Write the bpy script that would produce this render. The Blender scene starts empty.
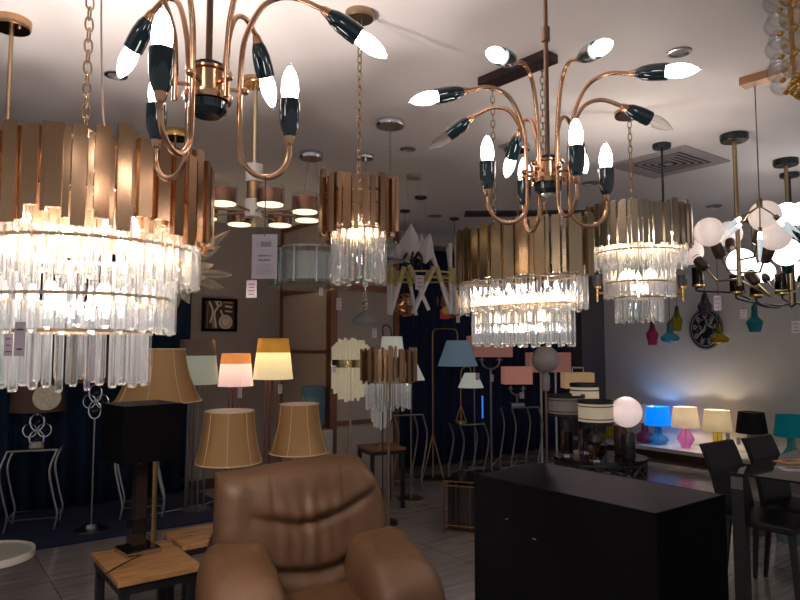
import bpy, bmesh, math, random
from mathutils import Vector, Matrix
PI = math.pi; R = math.radians
random.seed(7)
C = bpy.context.scene.collection
# ------------------------------------------------------------------ camera
F = 655.0; PITCH = math.atan(47/F); CH = 1.5; CEIL = 2.87
cam = bpy.data.cameras.new('camera'); cam.lens = F/800*36; cam.sensor_width = 36; cam.clip_start = .05
camo = bpy.data.objects.new('camera', cam); C.objects.link(camo)
camo.location = (0, 0, CH); camo.rotation_euler = (PI/2+PITCH, 0, 0)
bpy.context.scene.camera = camo
def ray(px, py):
    v = (300-py)/F; c, s = math.cos(PITCH), math.sin(PITCH)
    return Vector(((px-400)/F, c-v*s, s+v*c))
def P(px, py, d):                       # world point seen at a pixel, at distance d in front
    r = ray(px, py); return Vector((0, 0, CH))+r*(d/r.y)
def onz(px, py, z):                     # world point seen at a pixel on a level plane
    r = ray(px, py); return Vector((0, 0, CH))+r*((z-CH)/r.z)
U = Vector((.8, .6, 0)); V = Vector((.6, -.8, 0)); RU = math.atan2(.6, .8)
C1 = Vector((-1.37, 7.6, 0))
def L(a, b, z=0): return C1+U*a+V*b+Vector((0, 0, z))
# ------------------------------------------------------------------ materials
MATS = {}
def mat(name, col, rough=.5, metal=0., emit=0., ecol=None, trans=0., ior=1.45, var=.06, vscale=14, bump=0., bscale=60, spec=.5, coat=0., thin=0, transl=0.):
    if name in MATS: return MATS[name]
    m = bpy.data.materials.new(name); m.use_nodes = True; n = m.node_tree.nodes; l = m.node_tree.links
    b = n['Principled BSDF']; out = n['Material Output']
    tc = n.new('ShaderNodeTexCoord'); no = n.new('ShaderNodeTexNoise'); no.inputs['Scale'].default_value = vscale
    l.new(tc.outputs['Object'], no.inputs['Vector'])
    mx = n.new('ShaderNodeMix'); mx.data_type = 'RGBA'
    mx.inputs[6].default_value = (*[max(0, c*(1-var)) for c in col], 1); mx.inputs[7].default_value = (*[min(1, c*(1+var)) for c in col], 1)
    l.new(no.outputs['Fac'], mx.inputs[0]); l.new(mx.outputs[2], b.inputs['Base Color'])
    b.inputs['Roughness'].default_value = rough; b.inputs['Metallic'].default_value = metal
    b.inputs['IOR'].default_value = ior; b.inputs['Transmission Weight'].default_value = trans
    b.inputs['Specular IOR Level'].default_value = spec; b.inputs['Coat Weight'].default_value = coat
    if emit:
        b.inputs['Emission Color'].default_value = (*(ecol or col), 1); b.inputs['Emission Strength'].default_value = emit
    if bump:
        n2 = n.new('ShaderNodeTexNoise'); n2.inputs['Scale'].default_value = bscale; l.new(tc.outputs['Object'], n2.inputs['Vector'])
        bp = n.new('ShaderNodeBump'); bp.inputs['Strength'].default_value = bump; bp.inputs['Distance'].default_value = .01
        l.new(n2.outputs['Fac'], bp.inputs['Height']); l.new(bp.outputs['Normal'], b.inputs['Normal'])
    if transl:
        t = n.new('ShaderNodeBsdfTranslucent'); l.new(mx.outputs[2], t.inputs['Color'])
        s = n.new('ShaderNodeMixShader'); s.inputs[0].default_value = transl
        l.new(b.outputs[0], s.inputs[1]); l.new(t.outputs[0], s.inputs[2]); l.new(s.outputs[0], out.inputs[0])
    MATS[name] = m; return m
def glassmat(name, col, clear=.4, ior=1.5, rough=0., film=0, tw=1.):
    if name in MATS: return MATS[name]
    m = bpy.data.materials.new(name); m.use_nodes = True; n = m.node_tree.nodes; l = m.node_tree.links
    b = n['Principled BSDF']; out = n['Material Output']
    tc = n.new('ShaderNodeTexCoord'); no = n.new('ShaderNodeTexNoise'); no.inputs['Scale'].default_value = 25
    l.new(tc.outputs['Object'], no.inputs['Vector'])
    b.inputs['Base Color'].default_value = (*col, 1); b.inputs['Transmission Weight'].default_value = tw
    b.inputs['Roughness'].default_value = rough; b.inputs['IOR'].default_value = ior
    if film:
        mr = n.new('ShaderNodeMapRange'); mr.inputs[2].default_value = 2; mr.inputs[3].default_value = film*.5; mr.inputs[4].default_value = film*2.6
        oi = n.new('ShaderNodeObjectInfo'); ad = n.new('ShaderNodeMath'); ad.operation = 'ADD'; l.new(no.outputs['Fac'], ad.inputs[0]); l.new(oi.outputs['Random'], ad.inputs[1]); l.new(ad.outputs[0], mr.inputs[0]); l.new(mr.outputs[0], b.inputs['Thin Film Thickness']); b.inputs['Thin Film IOR'].default_value = 1.9
    t = n.new('ShaderNodeBsdfTransparent'); t.inputs['Color'].default_value = (*col, 1)
    s = n.new('ShaderNodeMixShader'); s.inputs[0].default_value = clear
    l.new(b.outputs[0], s.inputs[1]); l.new(t.outputs[0], s.inputs[2]); l.new(s.outputs[0], out.inputs[0])
    MATS[name] = m; return m
BRASS = mat('brushed_brass', (.50, .30, .17), .20, 1., var=.2, vscale=8)
BRASSD = mat('aged_brass', (.33, .24, .15), .32, 1., var=.15)
COPPER = mat('copper_tube', (.60, .34, .20), .22, 1.)
GOLD = mat('polished_gold', (.80, .52, .18), .2, 1.)
CHROME = mat('chrome', (.62, .62, .64), .12, 1.)
STEEL = mat('dull_steel', (.30, .30, .31), .3, 1.)
BLACKM = mat('black_metal', (.015, .015, .017), .35)
GREENE = mat('dark_green_enamel', (.004, .018, .024), .12, coat=.6)
BLACKF = mat('black_fabric', (.003, .0026, .0036), .9, bump=.3, bscale=400, spec=.06)
GREYL = mat('grey_shade_lining', (.075, .066, .076), .9, spec=.1)
CRYSTAL = glassmat('crystal_glass', (1, 1, 1), .18, 1.6, rough=.02, film=300, tw=.975)
CLEAR = glassmat('clear_glass', (.95, .95, .95), .72, 1.3)
BULB = mat('lit_bulb', (1, .9, .8), .3, emit=14.5, ecol=(1, .93, .92))
BULBC = mat('lit_crystal_lamp', (1, .85, .6), .3, emit=13, ecol=(1, .72, .45))
TAGW = mat('tag_card', (.62, .52, .56), .6)
INK = mat('tag_ink', (.08, .06, .10), .6)
INKB = mat('tag_blue_ink', (.03, .10, .45), .6)
INKO = mat('tag_orange_ink', (.5, .15, .03), .6)
MARBLE = mat('brown_marble', (.05, .03, .022), .2, var=.7, vscale=30)
WOOD = None
def woodmat(name, c1, c2, ang=0., scale=6, rough=.35):
    m = bpy.data.materials.new(name); m.use_nodes = True; n = m.node_tree.nodes; l = m.node_tree.links
    b = n['Principled BSDF']; tc = n.new('ShaderNodeTexCoord'); mp = n.new('ShaderNodeMapping')
    mp.inputs['Scale'].default_value = (1, 12, 1); mp.inputs['Rotation'].default_value = (0, 0, ang)
    no = n.new('ShaderNodeTexNoise'); no.inputs['Scale'].default_value = scale; no.inputs['Detail'].default_value = 6
    cr = n.new('ShaderNodeValToRGB'); cr.color_ramp.elements[0].position = .35; cr.color_ramp.elements[1].position = .65
    cr.color_ramp.elements[0].color = (*c1, 1); cr.color_ramp.elements[1].color = (*c2, 1)
    l.new(tc.outputs['Object'], mp.inputs[0]); l.new(mp.outputs[0], no.inputs[0]); l.new(no.outputs[0], cr.inputs[0])
    l.new(cr.outputs[0], b.inputs['Base Color']); b.inputs['Roughness'].default_value = rough
    MATS[name] = m; return m
WOOD = woodmat('oak_top', (.24, .11, .04), (.52, .28, .115), 0)
WOODR = woodmat('red_wood_top', (.20, .07, .03), (.34, .13, .06), 0)
WOODD = woodmat('brown_wood', (.05, .025, .015), (.10, .05, .03), 0)
# ------------------------------------------------------------------ mesh helpers
def BM(): return bmesh.new()
def obj(name, bm, m, parent=None, smooth=False, loc=None):
    bmesh.ops.recalc_face_normals(bm, faces=bm.faces)
    me = bpy.data.meshes.new(name); bm.to_mesh(me); bm.free()
    for q in (m if isinstance(m, (list, tuple)) else [m]): me.materials.append(q)
    if smooth:
        for p in me.polygons: p.use_smooth = True
        try: me.set_sharp_from_angle(angle=R(40))
        except Exception: pass
    o = bpy.data.objects.new(name, me); C.objects.link(o)
    if parent: o.parent = parent
    if loc is not None: o.location = loc
    return o
def tag(o, label, cat, group=None, kind=None):
    o['label'] = label; o['category'] = cat
    if group: o['group'] = group
    if kind: o['kind'] = kind
    return o
def thing(name, label, cat, loc=(0, 0, 0), rotz=0, group=None):
    o = bpy.data.objects.new(name, None); C.objects.link(o); o.empty_display_size = .1
    o.location = loc; o.rotation_euler = (0, 0, rotz); return tag(o, label, cat, group)
def struct(name, bm, m):
    o = obj(name, bm, m); o['kind'] = 'structure'; return o
def copytree(o, parent=None):
    c = o.copy(); C.objects.link(c)
    if parent: c.parent = parent
    for ch in list(o.children): copytree(ch, c)
    return c
def box(bm, c, s, rot=0., bevel=0., mi=0):
    M = Matrix.Translation(Vector(c))@Matrix.Rotation(rot, 4, 'Z')@Matrix.Diagonal((s[0], s[1], s[2], 1))
    r = bmesh.ops.create_cube(bm, size=1, matrix=M)
    fs = list({f for v in r['verts'] for f in v.link_faces})
    for f in fs: f.material_index = mi
    if bevel:
        es = list({e for v in r['verts'] for e in v.link_edges})
        bmesh.ops.bevel(bm, geom=es, offset=bevel, segments=2, affect='EDGES', profile=.5)
def obox(bm, c, ax, ay, s, mi=0):       # box along two horizontal/any axes
    az = ax.cross(ay); M = Matrix((ax.to_4d(), ay.to_4d(), az.to_4d(), (0, 0, 0, 1))).transposed()
    M = Matrix.Translation(Vector(c))@Matrix(((ax.x, ay.x, az.x, 0), (ax.y, ay.y, az.y, 0), (ax.z, ay.z, az.z, 0), (0, 0, 0, 1)))@Matrix.Diagonal((s[0], s[1], s[2], 1))
    r = bmesh.ops.create_cube(bm, size=1, matrix=M)
    for f in {f for v in r['verts'] for f in v.link_faces}: f.material_index = mi
def lathe(bm, prof, seg=24, c=(0, 0, 0), axis=None, mi=0, closed=False):
    c = Vector(c); Mx = Matrix.Identity(3)
    if axis is not None: Mx = Vector((0, 0, 1)).rotation_difference(Vector(axis).normalized()).to_matrix()
    rings = []
    for r, z in prof:
        if r < 1e-5: rings.append([bm.verts.new(c+Mx@Vector((0, 0, z)))])
        else: rings.append([bm.verts.new(c+Mx@Vector((r*math.cos(2*PI*i/seg), r*math.sin(2*PI*i/seg), z))) for i in range(seg)])
    prs = list(zip(rings, rings[1:]))
    if closed: prs.append((rings[-1], rings[0]))
    for a, b in prs:
        for i in range(seg):
            j = (i+1) % seg
            if len(a) == 1 and len(b) == 1: continue
            if len(a) == 1: f = bm.faces.new((a[0], b[i], b[j]))
            elif len(b) == 1: f = bm.faces.new((a[i], a[j], b[0]))
            else: f = bm.faces.new((a[i], a[j], b[j], b[i]))
            f.material_index = mi
def tube(bm, pts, r, seg=8, cap=True, mi=0, radii=None):
    pts = [Vector(p) for p in pts]; n = len(pts); rings = []; ref = None
    for i, p in enumerate(pts):
        t = (pts[min(i+1, n-1)]-pts[max(i-1, 0)]).normalized()
        if ref is None: ref = t.orthogonal().normalized()
        else: ref = (ref-t*ref.dot(t)).normalized()
        bi = t.cross(ref); rr = radii[i] if radii else r
        rings.append([bm.verts.new(p+(ref*math.cos(2*PI*k/seg)+bi*math.sin(2*PI*k/seg))*rr) for k in range(seg)])
    for a, b in zip(rings, rings[1:]):
        for k in range(seg):
            f = bm.faces.new((a[k], a[(k+1) % seg], b[(k+1) % seg], b[k])); f.material_index = mi
    if cap:
        bm.faces.new(list(reversed(rings[0]))).material_index = mi; bm.faces.new(rings[-1]).material_index = mi
def spline(pts, n=8):
    pts = [Vector(p) for p in pts]; q = [pts[0]*2-pts[1]]+pts+[pts[-1]*2-pts[-2]]; out = []
    for i in range(1, len(q)-2):
        a, b, c, d = q[i-1:i+3]
        for k in range(n):
            t = k/n; out.append(.5*((2*b)+(c-a)*t+(2*a-5*b+4*c-d)*t*t+(3*b-a-3*c+d)*t**3))
    out.append(pts[-1]); return out
def sph(bm, c, r, seg=24, rings=14, mi=0, sc=(1, 1, 1)):
    M = Matrix.Translation(Vector(c))@Matrix.Diagonal((sc[0], sc[1], sc[2], 1))
    rr = bmesh.ops.create_uvsphere(bm, u_segments=seg, v_segments=rings, radius=r, matrix=M)
    for f in {f for v in rr['verts'] for f in v.link_faces}: f.material_index = mi
def supere(bm, c, s, e=.35, e2=None, nu=40, nv=20, fn=None):
    e2 = e2 or e; sg = lambda x, p: math.copysign(abs(x)**p, x); rows = []
    for j in range(1, nv):
        ph = -PI/2+PI*j/nv; row = []
        for i in range(nu):
            th = 2*PI*i/nu
            p = Vector((s[0]*sg(math.cos(ph), e)*sg(math.cos(th), e2), s[1]*sg(math.cos(ph), e)*sg(math.sin(th), e2), s[2]*sg(math.sin(ph), e)))
            if fn: p = fn(p)
            row.append(bm.verts.new(p+Vector(c)))
        rows.append(row)
    for a, b in zip(rows, rows[1:]):
        for i in range(nu): bm.faces.new((a[i], a[(i+1) % nu], b[(i+1) % nu], b[i]))
    bm.faces.new(list(reversed(rows[0]))); bm.faces.new(rows[-1])
def quad(bm, a, b, c, d, mi=0):
    f = bm.faces.new([bm.verts.new(Vector(p)) for p in (a, b, c, d)]); f.material_index = mi; return f
def chain(bm, a, b, link=.030, w=.016, r=.0022, seg=5):
    a = Vector(a); b = Vector(b); n = max(2, int((b-a).length/(link*.78))); d = (b-a).normalized(); o = d.orthogonal().normalized(); q = d.cross(o)
    for i in range(n):
        c = a+(b-a)*((i+.5)/n); s = o if i % 2 else q; pts = []
        for k in range(13):
            t = 2*PI*k/12; x = math.cos(t); y = math.sin(t)
            pts.append(c+s*(w/2*math.copysign(abs(x)**.7, x))+d*(link/2*math.copysign(abs(y)**.8, y)))
        tube(bm, pts, r, seg, cap=False)
def text(body, size, m, parent, loc, rot, name='printed_text', align='CENTER', ext=.0003):
    cu = bpy.data.curves.new('t', 'FONT'); cu.body = body; cu.size = size; cu.align_x = align; cu.extrude = ext; cu.resolution_u = 2
    to = bpy.data.objects.new('t', cu); C.objects.link(to); bpy.context.view_layer.update()
    me = bpy.data.meshes.new_from_object(to.evaluated_get(bpy.context.evaluated_depsgraph_get())); bpy.data.objects.remove(to)
    me.materials.clear(); me.materials.append(m); o = bpy.data.objects.new(name, me); C.objects.link(o); o.parent = parent; o.location = loc; o.rotation_euler = rot
    return o
def plight(parent, loc, power, col=(1, .75, .5), rad=.03):
    li = bpy.data.lights.new('lamp_light', 'POINT'); li.energy = power; li.color = col; li.shadow_soft_size = rad
    o = bpy.data.objects.new('lamp_light', li); C.objects.link(o); o.parent = parent; o.location = loc; return o
# ------------------------------------------------------------------ setting
def floormat():
    m = bpy.data.materials.new('floor_tiles'); m.use_nodes = True; n = m.node_tree.nodes; l = m.node_tree.links; b = n['Principled BSDF']
    tc = n.new('ShaderNodeTexCoord'); mp = n.new('ShaderNodeMapping'); mp.inputs['Rotation'].default_value = (0, 0, -RU)
    l.new(tc.outputs['Object'], mp.inputs[0])
    br = n.new('ShaderNodeTexBrick'); br.inputs['Scale'].default_value = 1; br.inputs['Brick Width'].default_value = .8; br.inputs['Row Height'].default_value = .8; br.offset = 0
    br.inputs['Mortar Size'].default_value = .004; br.inputs['Color1'].default_value = (1, 1, 1, 1); br.inputs['Color2'].default_value = (.9, .9, .9, 1); br.inputs['Mortar'].default_value = (.35, .35, .35, 1)
    l.new(mp.outputs[0], br.inputs[0])
    mp2 = n.new('ShaderNodeMapping'); mp2.inputs['Scale'].default_value = (1.2, 16, 1); l.new(mp.outputs[0], mp2.inputs[0])
    no = n.new('ShaderNodeTexNoise'); no.inputs['Scale'].default_value = 2.2; no.inputs['Detail'].default_value = 5; l.new(mp2.outputs[0], no.inputs[0])
    cr = n.new('ShaderNodeValToRGB'); cr.color_ramp.elements[0].position = .3; cr.color_ramp.elements[1].position = .7
    cr.color_ramp.elements[0].color = (.20, .18, .175, 1); cr.color_ramp.elements[1].color = (.36, .325, .315, 1)
    l.new(no.outputs[0], cr.inputs[0])
    mx = n.new('ShaderNodeMix'); mx.data_type = 'RGBA'; mx.blend_type = 'MULTIPLY'; mx.inputs[0].default_value = 1
    l.new(cr.outputs[0], mx.inputs[6]); l.new(br.outputs[0], mx.inputs[7]); l.new(mx.outputs[2], b.inputs['Base Color'])
    b.inputs['Roughness'].default_value = .14; return m
A0, A1, B0, B1 = -7.0, 5.05, .35, 9.0     # room extent; back curtain wall at b = B0 for a > 0
BC = C1  # grey wall plane b = 0
bm = BM(); quad(bm, L(A0, -.05, 0), L(A1, -.05, 0), L(A1, B1, 0), L(A0, B1, 0)); struct('floor', bm, floormat())
bm = BM(); box(bm, L((A0+A1)/2, (B1-.05)/2, CEIL+.05), (A1-A0, B1+.05, .1), RU); struct('ceiling', bm, mat('ceiling_paint', (.74, .70, .70), .8, var=.03, vscale=2, bump=.03, bscale=5))
GREYW = mat('grey_wallpaper', (.28, .25, .255), .7, var=.10, vscale=60, bump=.08, bscale=90)
WHITEW = mat('pale_wall_paint', (.66, .63, .61), .75, var=.04, vscale=3)
def wallbox(name, a0, b0, a1, b1, m, th=.1):     # wall whose room face runs (a0,b0)-(a1,b1); thickness on the far side
    bm = BM(); p = L(a0, b0); q = L(a1, b1); d = (q-p); ln = d.length; d.normalize(); nrm = Vector((-d.y, d.x, 0))
    obox(bm, (p+q)/2+nrm*th/2+Vector((0, 0, CEIL/2)), d, nrm, (ln, th, CEIL)); return struct(name, bm, m)
wallbox('wall_left', A0, 0, 0, 0, GREYW)
wallbox('wall_back', .1, .35, A1, .35, mat('dark_wall', (.10, .09, .10), .8))
bm = BM(); obox(bm, L(4.78, .55, CEIL/2), U, V, (.56, .42, CEIL)); struct('wall_corner', bm, mat('dark_wall', (.10, .09, .10), .8))
wallbox('wall_right', A1, .35, A1, B1, WHITEW)
# partition with copper frame, running from the grey wall's corner towards the room
PB, PA = 1.12, .82
bm = BM(); obox(bm, L(PA/2, PB/2, CEIL/2), U, V, (PA, PB, CEIL)); struct('wall_partition', bm, mat('taupe_panel', (.40, .335, .30), .6, var=.08, vscale=50))
COPF = mat('copper_frame', (.23, .10, .065), .35, .6)
def rail(n, a0, a1, b0, b1, z0, z1):
    bm = BM(); obox(bm, L((a0+a1)/2, (b0+b1)/2, (z0+z1)/2), U, V, (a1-a0, b1-b0, z1-z0)); struct('trim_%d' % n, bm, COPF)
rail(1, -.03, 0, 0, .03, 0, CEIL); rail(2, -.03, .05, PB-.06, PB+.03, 0, CEIL); rail(3, PA-.04, PA+.02, PB-.02, PB+.03, 0, CEIL)
rail(4, -.025, 0, .03, PB-.06, 1.43, 1.465); rail(5, -.025, 0, .03, PB-.06, 2.08, 2.14); rail(6, .05, PA-.04, PB, PB+.025, .70, .745)
rail(7, .05, PA-.04, PB, PB+.025, 2.09, 2.15); rail(9, -.02, 0, .03, PB-.06, CEIL-.05, CEIL); rail(10, .05, PA-.04, PB, PB+.02, CEIL-.05, CEIL)
bm = BM(); obox(bm, L(-1.6, .012, .05), U, V, (3.2, .025, .1)); struct('baseboard_left', bm, mat('brown_baseboard', (.06, .03, .025), .5))
bm = BM(); obox(bm, L(2.66, .55, CEIL-.06), U, V, (3.62, .4, .12)); struct('trim_8', bm, mat('bulkhead_paint', (.36, .33, .33), .8))
NAVY = mat('navy_curtain_fabric', (.016, .022, .065), .75, var=.25, vscale=9, spec=.2)
NAVYT = mat('teal_curtain_fabric', (.008, .022, .050), .75, var=.25, vscale=9, spec=.2)
def curtain(name, label, a0, b, a1, m, z0=.03, z1=CEIL-.02, amp=.035, wl=.17):
    bm = BM(); n = int((a1-a0)/.02); top = []; ph = random.random()*9
    for k in range(n+1):
        a = a0+(a1-a0)*k/n
        o = amp*math.sin(2*PI*a/wl+ph+.7*math.sin(a*5.1))+.012*math.sin(a*41)
        top.append([bm.verts.new(L(a, b+o*(.75+.25*(1-z)), z0+(z1-z0)*z)) for z in (0, .25, .5, .75, 1)])
    for p, q in zip(top, top[1:]):
        for i in range(4): bm.faces.new((p[i], q[i], q[i+1], p[i+1]))
    o = obj(name, bm, m, smooth=True); tag(o, label, 'curtain')
    s = o.modifiers.new('s', 'SOLIDIFY'); s.thickness = .004; return o
curtain('curtain', 'dark navy pleated curtain along the left wall behind the ring lamps', A0+.1, .10, -1.10, NAVYT)
curtain('curtain', 'long dark navy pleated curtain across the back behind the pink and blue floor lamps', .86, .46, 4.45, NAVY, z1=CEIL-.13)
# navy carpet strip on the left
bm = BM(); obox(bm, L(-3.9, .67, .008), U, V, (5.8, 1.3, .016))
tag(obj('carpet', bm, mat('navy_carpet', (.012, .018, .06), .95, var=.5, vscale=7, bump=.5, bscale=120)), 'dark navy carpet strip under the left display tables', 'carpet')
# ceiling fittings
def downlight(px, py, label, r=.055):
    p = onz(px, py, CEIL); t = thing('downlight', label, 'ceiling light', p, 0, 'round downlights in the ceiling')
    bm = BM(); lathe(bm, [(r, 0), (r, -.006), (r*.78, -.008), (r*.74, -.002), (r*.74, 0)], 24); obj('ring', bm, STEEL, t, True)
    bm = BM(); lathe(bm, [(r*.74, -.001), (r*.4, -.003), (r*.38, -.001), (0, -.001)], 24); obj('lens', bm, mat('dull_lens', (.25, .23, .24), .3), t, True)
for a in ((116, 75, 'small dark downlight in the ceiling right of the upper left chain'), (679, 52, 'dark downlight above the rightmost arms of the green socket chandelier'),
          (408, 149, 'dark downlight left of the central green socket chandelier'), (591, 183, 'dark downlight between two green sockets right of centre'),
          (714, 206, 'dark downlight just above the white globe lamps'), (435, 216, 'dark downlight above the white leaf pendant')): downlight(*a, r=.075 if a[1] > 170 else .055)
def acvent():
    p = onz(668, 162.5, CEIL); t = thing('air_vent', 'square louvred air conditioning vent in the ceiling above the round crystal chandelier', 'vent', p, RU)
    wm = mat('vent_paint', (.34, .31, .31), .6); dm = mat('vent_dark', (.04, .035, .035), .8)
    bm = BM(); box(bm, (0, 0, -.002), (.44, .44, .004)); obj('backing', bm, dm, t)
    bm = BM(); s = .30
    for d in ((1, 0), (-1, 0), (0, 1), (0, -1)):
        box(bm, (d[0]*.265, d[1]*.265, -.006), (.09 if d[0] else .44, .09 if d[1] else .62, .012))
    obj('frame', bm, wm, t)
    for s in (.19, .15, .11, .07):
        bm = BM()
        for d in ((1, 0), (-1, 0), (0, 1), (0, -1)): box(bm, (d[0]*s, d[1]*s, -.012), (.012 if d[0] else 2*s, .012 if d[1] else 2*s, .006))
        obj('louvre', bm, wm, t)
    bm = BM(); box(bm, (0, 0, -.012), (.05, .05, .01)); obj('centre_plate', bm, wm, t)
acvent()
p = onz(465, 213, CEIL); q = onz(610, 212, CEIL); bm = BM(); d = (q-p); ln = d.length
obox(bm, (p+q)/2+Vector((0, 0, -.01)), d.normalized(), Vector((0, 0, 1)).cross(d.normalized()), (ln, .22, .02))
tag(obj('slot_vent', bm, mat('slot_dark', (.05, .045, .05), .7)), 'long dark slot vent in the ceiling behind the central chandelier', 'vent')
# ------------------------------------------------------------------ canopies, tags
def canopy(t, dx=0, dy=0, r=.06, h=.03, m=BRASS, top=None, name='canopy'):
    z = (CEIL if top is None else top)-t.location.z
    bm = BM(); lathe(bm, [(0, z), (r, z), (r, z-h*.75), (r*.93, z-h), (0, z-h)], 28, (dx, dy, 0)); return obj(name, bm, m, t, True)
def price_tag(px, py, d, w, h, label, top, lines=4, logo=False, rz=0.):
    """card hanging on a thread; (px,py) is the card's centre; top = z of the thread's upper end"""
    p = P(px, py, d); W = w*d/F; H = h*d/F
    t = thing('price_tag', label, 'tag', p, rz, 'paper price tags hanging from the lamps')
    bm = BM(); box(bm, (0, 0, 0), (W, .0012, H)); obj('card', bm, TAGW, t)
    bm = BM(); tube(bm, [(0, 0, H/2-.004), (0, 0, top-p.z)], .0006 if not logo else .0011, 5); obj('thread', bm, INK, t)
    rr = (PI/2, 0, 0)
    if logo:
        k = H/45
        text('ELANE', 3.6*k, INKB, t, (1.6*k, -.0009, 12.6*k), rr)
        text('LIGHTING', 2.2*k, INK, t, (1.6*k, -.0009, 10.3*k), rr)
        bm = BM(); c = Vector((-6.6*k, -.001, 13.2*k))
        for j in range(9):
            a = 2*PI*j/9; dd = Vector((math.cos(a), 0, math.sin(a)))
            tube(bm, [c+dd*1.4*k, c+dd*2.5*k], .16*k, 4)
        obj('sun_logo', bm, INKO, t)
        text('8276/6+6 A', 2.6*k, INK, t, (0, -.0009, 0), rr); text('GIÁ: 9600 K', 2.4*k, INK, t, (0, -.0009, -4.4*k), rr)
        for j in range(5):
            text('— — —— — ———', 1.7*k, INK, t, (-.5*k, -.0009, (-9-2.2*j)*k), rr)
    else:
        bm = BM()
        for j in range(lines):
            z = H*.28-H*.58*j/max(1, lines-1)
            box(bm, (0, -.0009, z), (W*(.62-.12*(j % 2)), .0006, H*.045))
        obj('printed_lines', bm, INK, t)
    return t
# ------------------------------------------------------------------ crystal chandeliers
def unit_bar():
    bm = BM(); box(bm, (0, 0, .5), (1, 1, 1)); me = bpy.data.meshes.new('brass_bar'); bm.to_mesh(me); bm.free(); me.materials.append(BRASS); return me
def unit_crystal():
    bm = BM(); pr = [(.36, 0), (.5, .035), (.5, 1)]
    rings = []
    for i, (r, z) in enumerate(pr): rings.append([bm.verts.new((sx*r, sy*r, z)) for sx, sy in ((-1, -1), (-.45, -1.1), (.45, -1.1), (1, -1), (1, 1), (.45, 1.1), (-.45, 1.1), (-1, 1))])
    for a, b in zip(rings, rings[1:]):
        for k in range(8): bm.faces.new((a[k], a[(k+1) % 8], b[(k+1) % 8], b[k]))
    bm.faces.new(list(reversed(rings[0]))); bm.faces.new(rings[-1])
    bmesh.ops.recalc_face_normals(bm, faces=bm.faces)
    me = bpy.data.meshes.new('crystal_prism'); bm.to_mesh(me); bm.free(); me.materials.append(CRYSTAL); return me
BAR = unit_bar(); CRY = unit_crystal(); BARS = {'b': BAR}
def bar_mesh(m):
    if m.name not in BARS: me = BAR.copy(); me.materials.clear(); me.materials.append(m); BARS[m.name] = me
    return BARS[m.name]
def crystal_set(t, ax, ay, bars, tiers, rings=(), seed=1, maxp=100, bmat=None, bt=.012, jt=.02, jb=.02):
    """bars=(n, ztop, zbot, wmin, wmax); tiers=[(scale radius offset, n, ztop, zbot, width)]"""
    rnd = random.Random(seed); me = bar_mesh(bmat) if bmat else BAR; M = Matrix.Rotation(-t.rotation_euler.z, 3, 'Z')
    n, zt, zb, w0, w1 = bars
    per = PI*(3*(ax+ay)-math.sqrt((3*ax+ay)*(ax+3*ay))); s = 0; k = 0
    # walk around the ellipse by arc length
    N = 720; P_ = [(ax*math.cos(2*PI*i/N), ay*math.sin(2*PI*i/N)) for i in range(N+1)]; cum = [0]
    for i in range(N): cum.append(cum[-1]+math.hypot(P_[i+1][0]-P_[i][0], P_[i+1][1]-P_[i][1]))
    def at(f, da=0.):
        s = (f % 1)*cum[-1]; i = max(0, min(N-1, next((j for j in range(N) if cum[j+1] >= s), N-1))); th = 2*PI*i/N
        q = Vector(((ax+da)*math.cos(th), (ay+da)*math.sin(th), 0)); nr = Vector((math.cos(th)/ax, math.sin(th)/ay, 0)).normalized(); return q, math.atan2(nr.y, nr.x)+PI/2
    for i in range(n):
        w = (w0 if i % 2 else w1)*rnd.uniform(.85, 1.15); q, a = at(i/n, (-.010 if i % 2 else 0)+rnd.uniform(-.004, .006))
        o = bpy.data.objects.new('brass_bar', me); C.objects.link(o); o.parent = t
        b = zb+(rnd.uniform(-jb, jb)); tp = zt+rnd.uniform(-jt, jt)+(jt*.8 if rnd.random() < .25 else 0)
        o.location = (q.x, q.y, b); o.rotation_euler = (0, 0, a); o.scale = (w, bt*(1.4 if i % 2 == 0 else 1), tp-b)
    cr = []
    for (da, n, zt, zb, w) in tiers:
        for i in range(n):
            q, a = at((i+.37)/n, da+(-.006 if i % 2 else 0))
            b = zb+(w*.7 if i % 2 else 0)+rnd.uniform(-.004, .004)
            cr.append((q, a+rnd.uniform(-.15, .15), b, zt-b, w*rnd.uniform(.85, 1.1)))
    wp = lambda q: (Vector((t.location.x, t.location.y, 0))+Matrix.Rotation(t.rotation_euler.z, 3, 'Z')@q).length
    cr.sort(key=lambda e: wp(e[0])-e[3]*.5)
    for q, a, b, h, w in cr[:maxp]:
        o = bpy.data.objects.new('crystal_prism', CRY); C.objects.link(o); o.parent = t
        o.location = (q.x, q.y, b); o.rotation_euler = (0, 0, a); o.scale = (w, w, h)
    if len(cr) > maxp:
        bm = BM()
        for q, a, b, h, w in cr[maxp:]:
            tmp = BM(); tmp.from_mesh(CRY); tmp.transform(Matrix.Translation((q.x, q.y, b))@Matrix.Rotation(a, 4, 'Z')@Matrix.Diagonal((w, w, h, 1)))
            mm = bpy.data.meshes.new('x'); tmp.to_mesh(mm); tmp.free(); bm.from_mesh(mm); bpy.data.meshes.remove(mm)
        o = obj('crystal_prisms', bm, CRYSTAL, t); o['kind'] = 'stuff'
    for da, z in rings:
        bm = BM(); pts = [((ax+da)*math.cos(2*PI*i/48), (ay+da)*math.sin(2*PI*i/48)) for i in range(48)]; h = .0045
        vs = [[bm.verts.new((x*k, y*k, z+dz)) for x, y in pts] for k, dz in ((1, -h), (1, h), (.98, h), (.98, -h))]
        for a, b in zip(vs, vs[1:]+vs[:1]):
            for i in range(48): bm.faces.new((a[i], a[(i+1) % 48], b[(i+1) % 48], b[i]))
        obj('ring_frame', bm, BRASSD, t)
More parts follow.
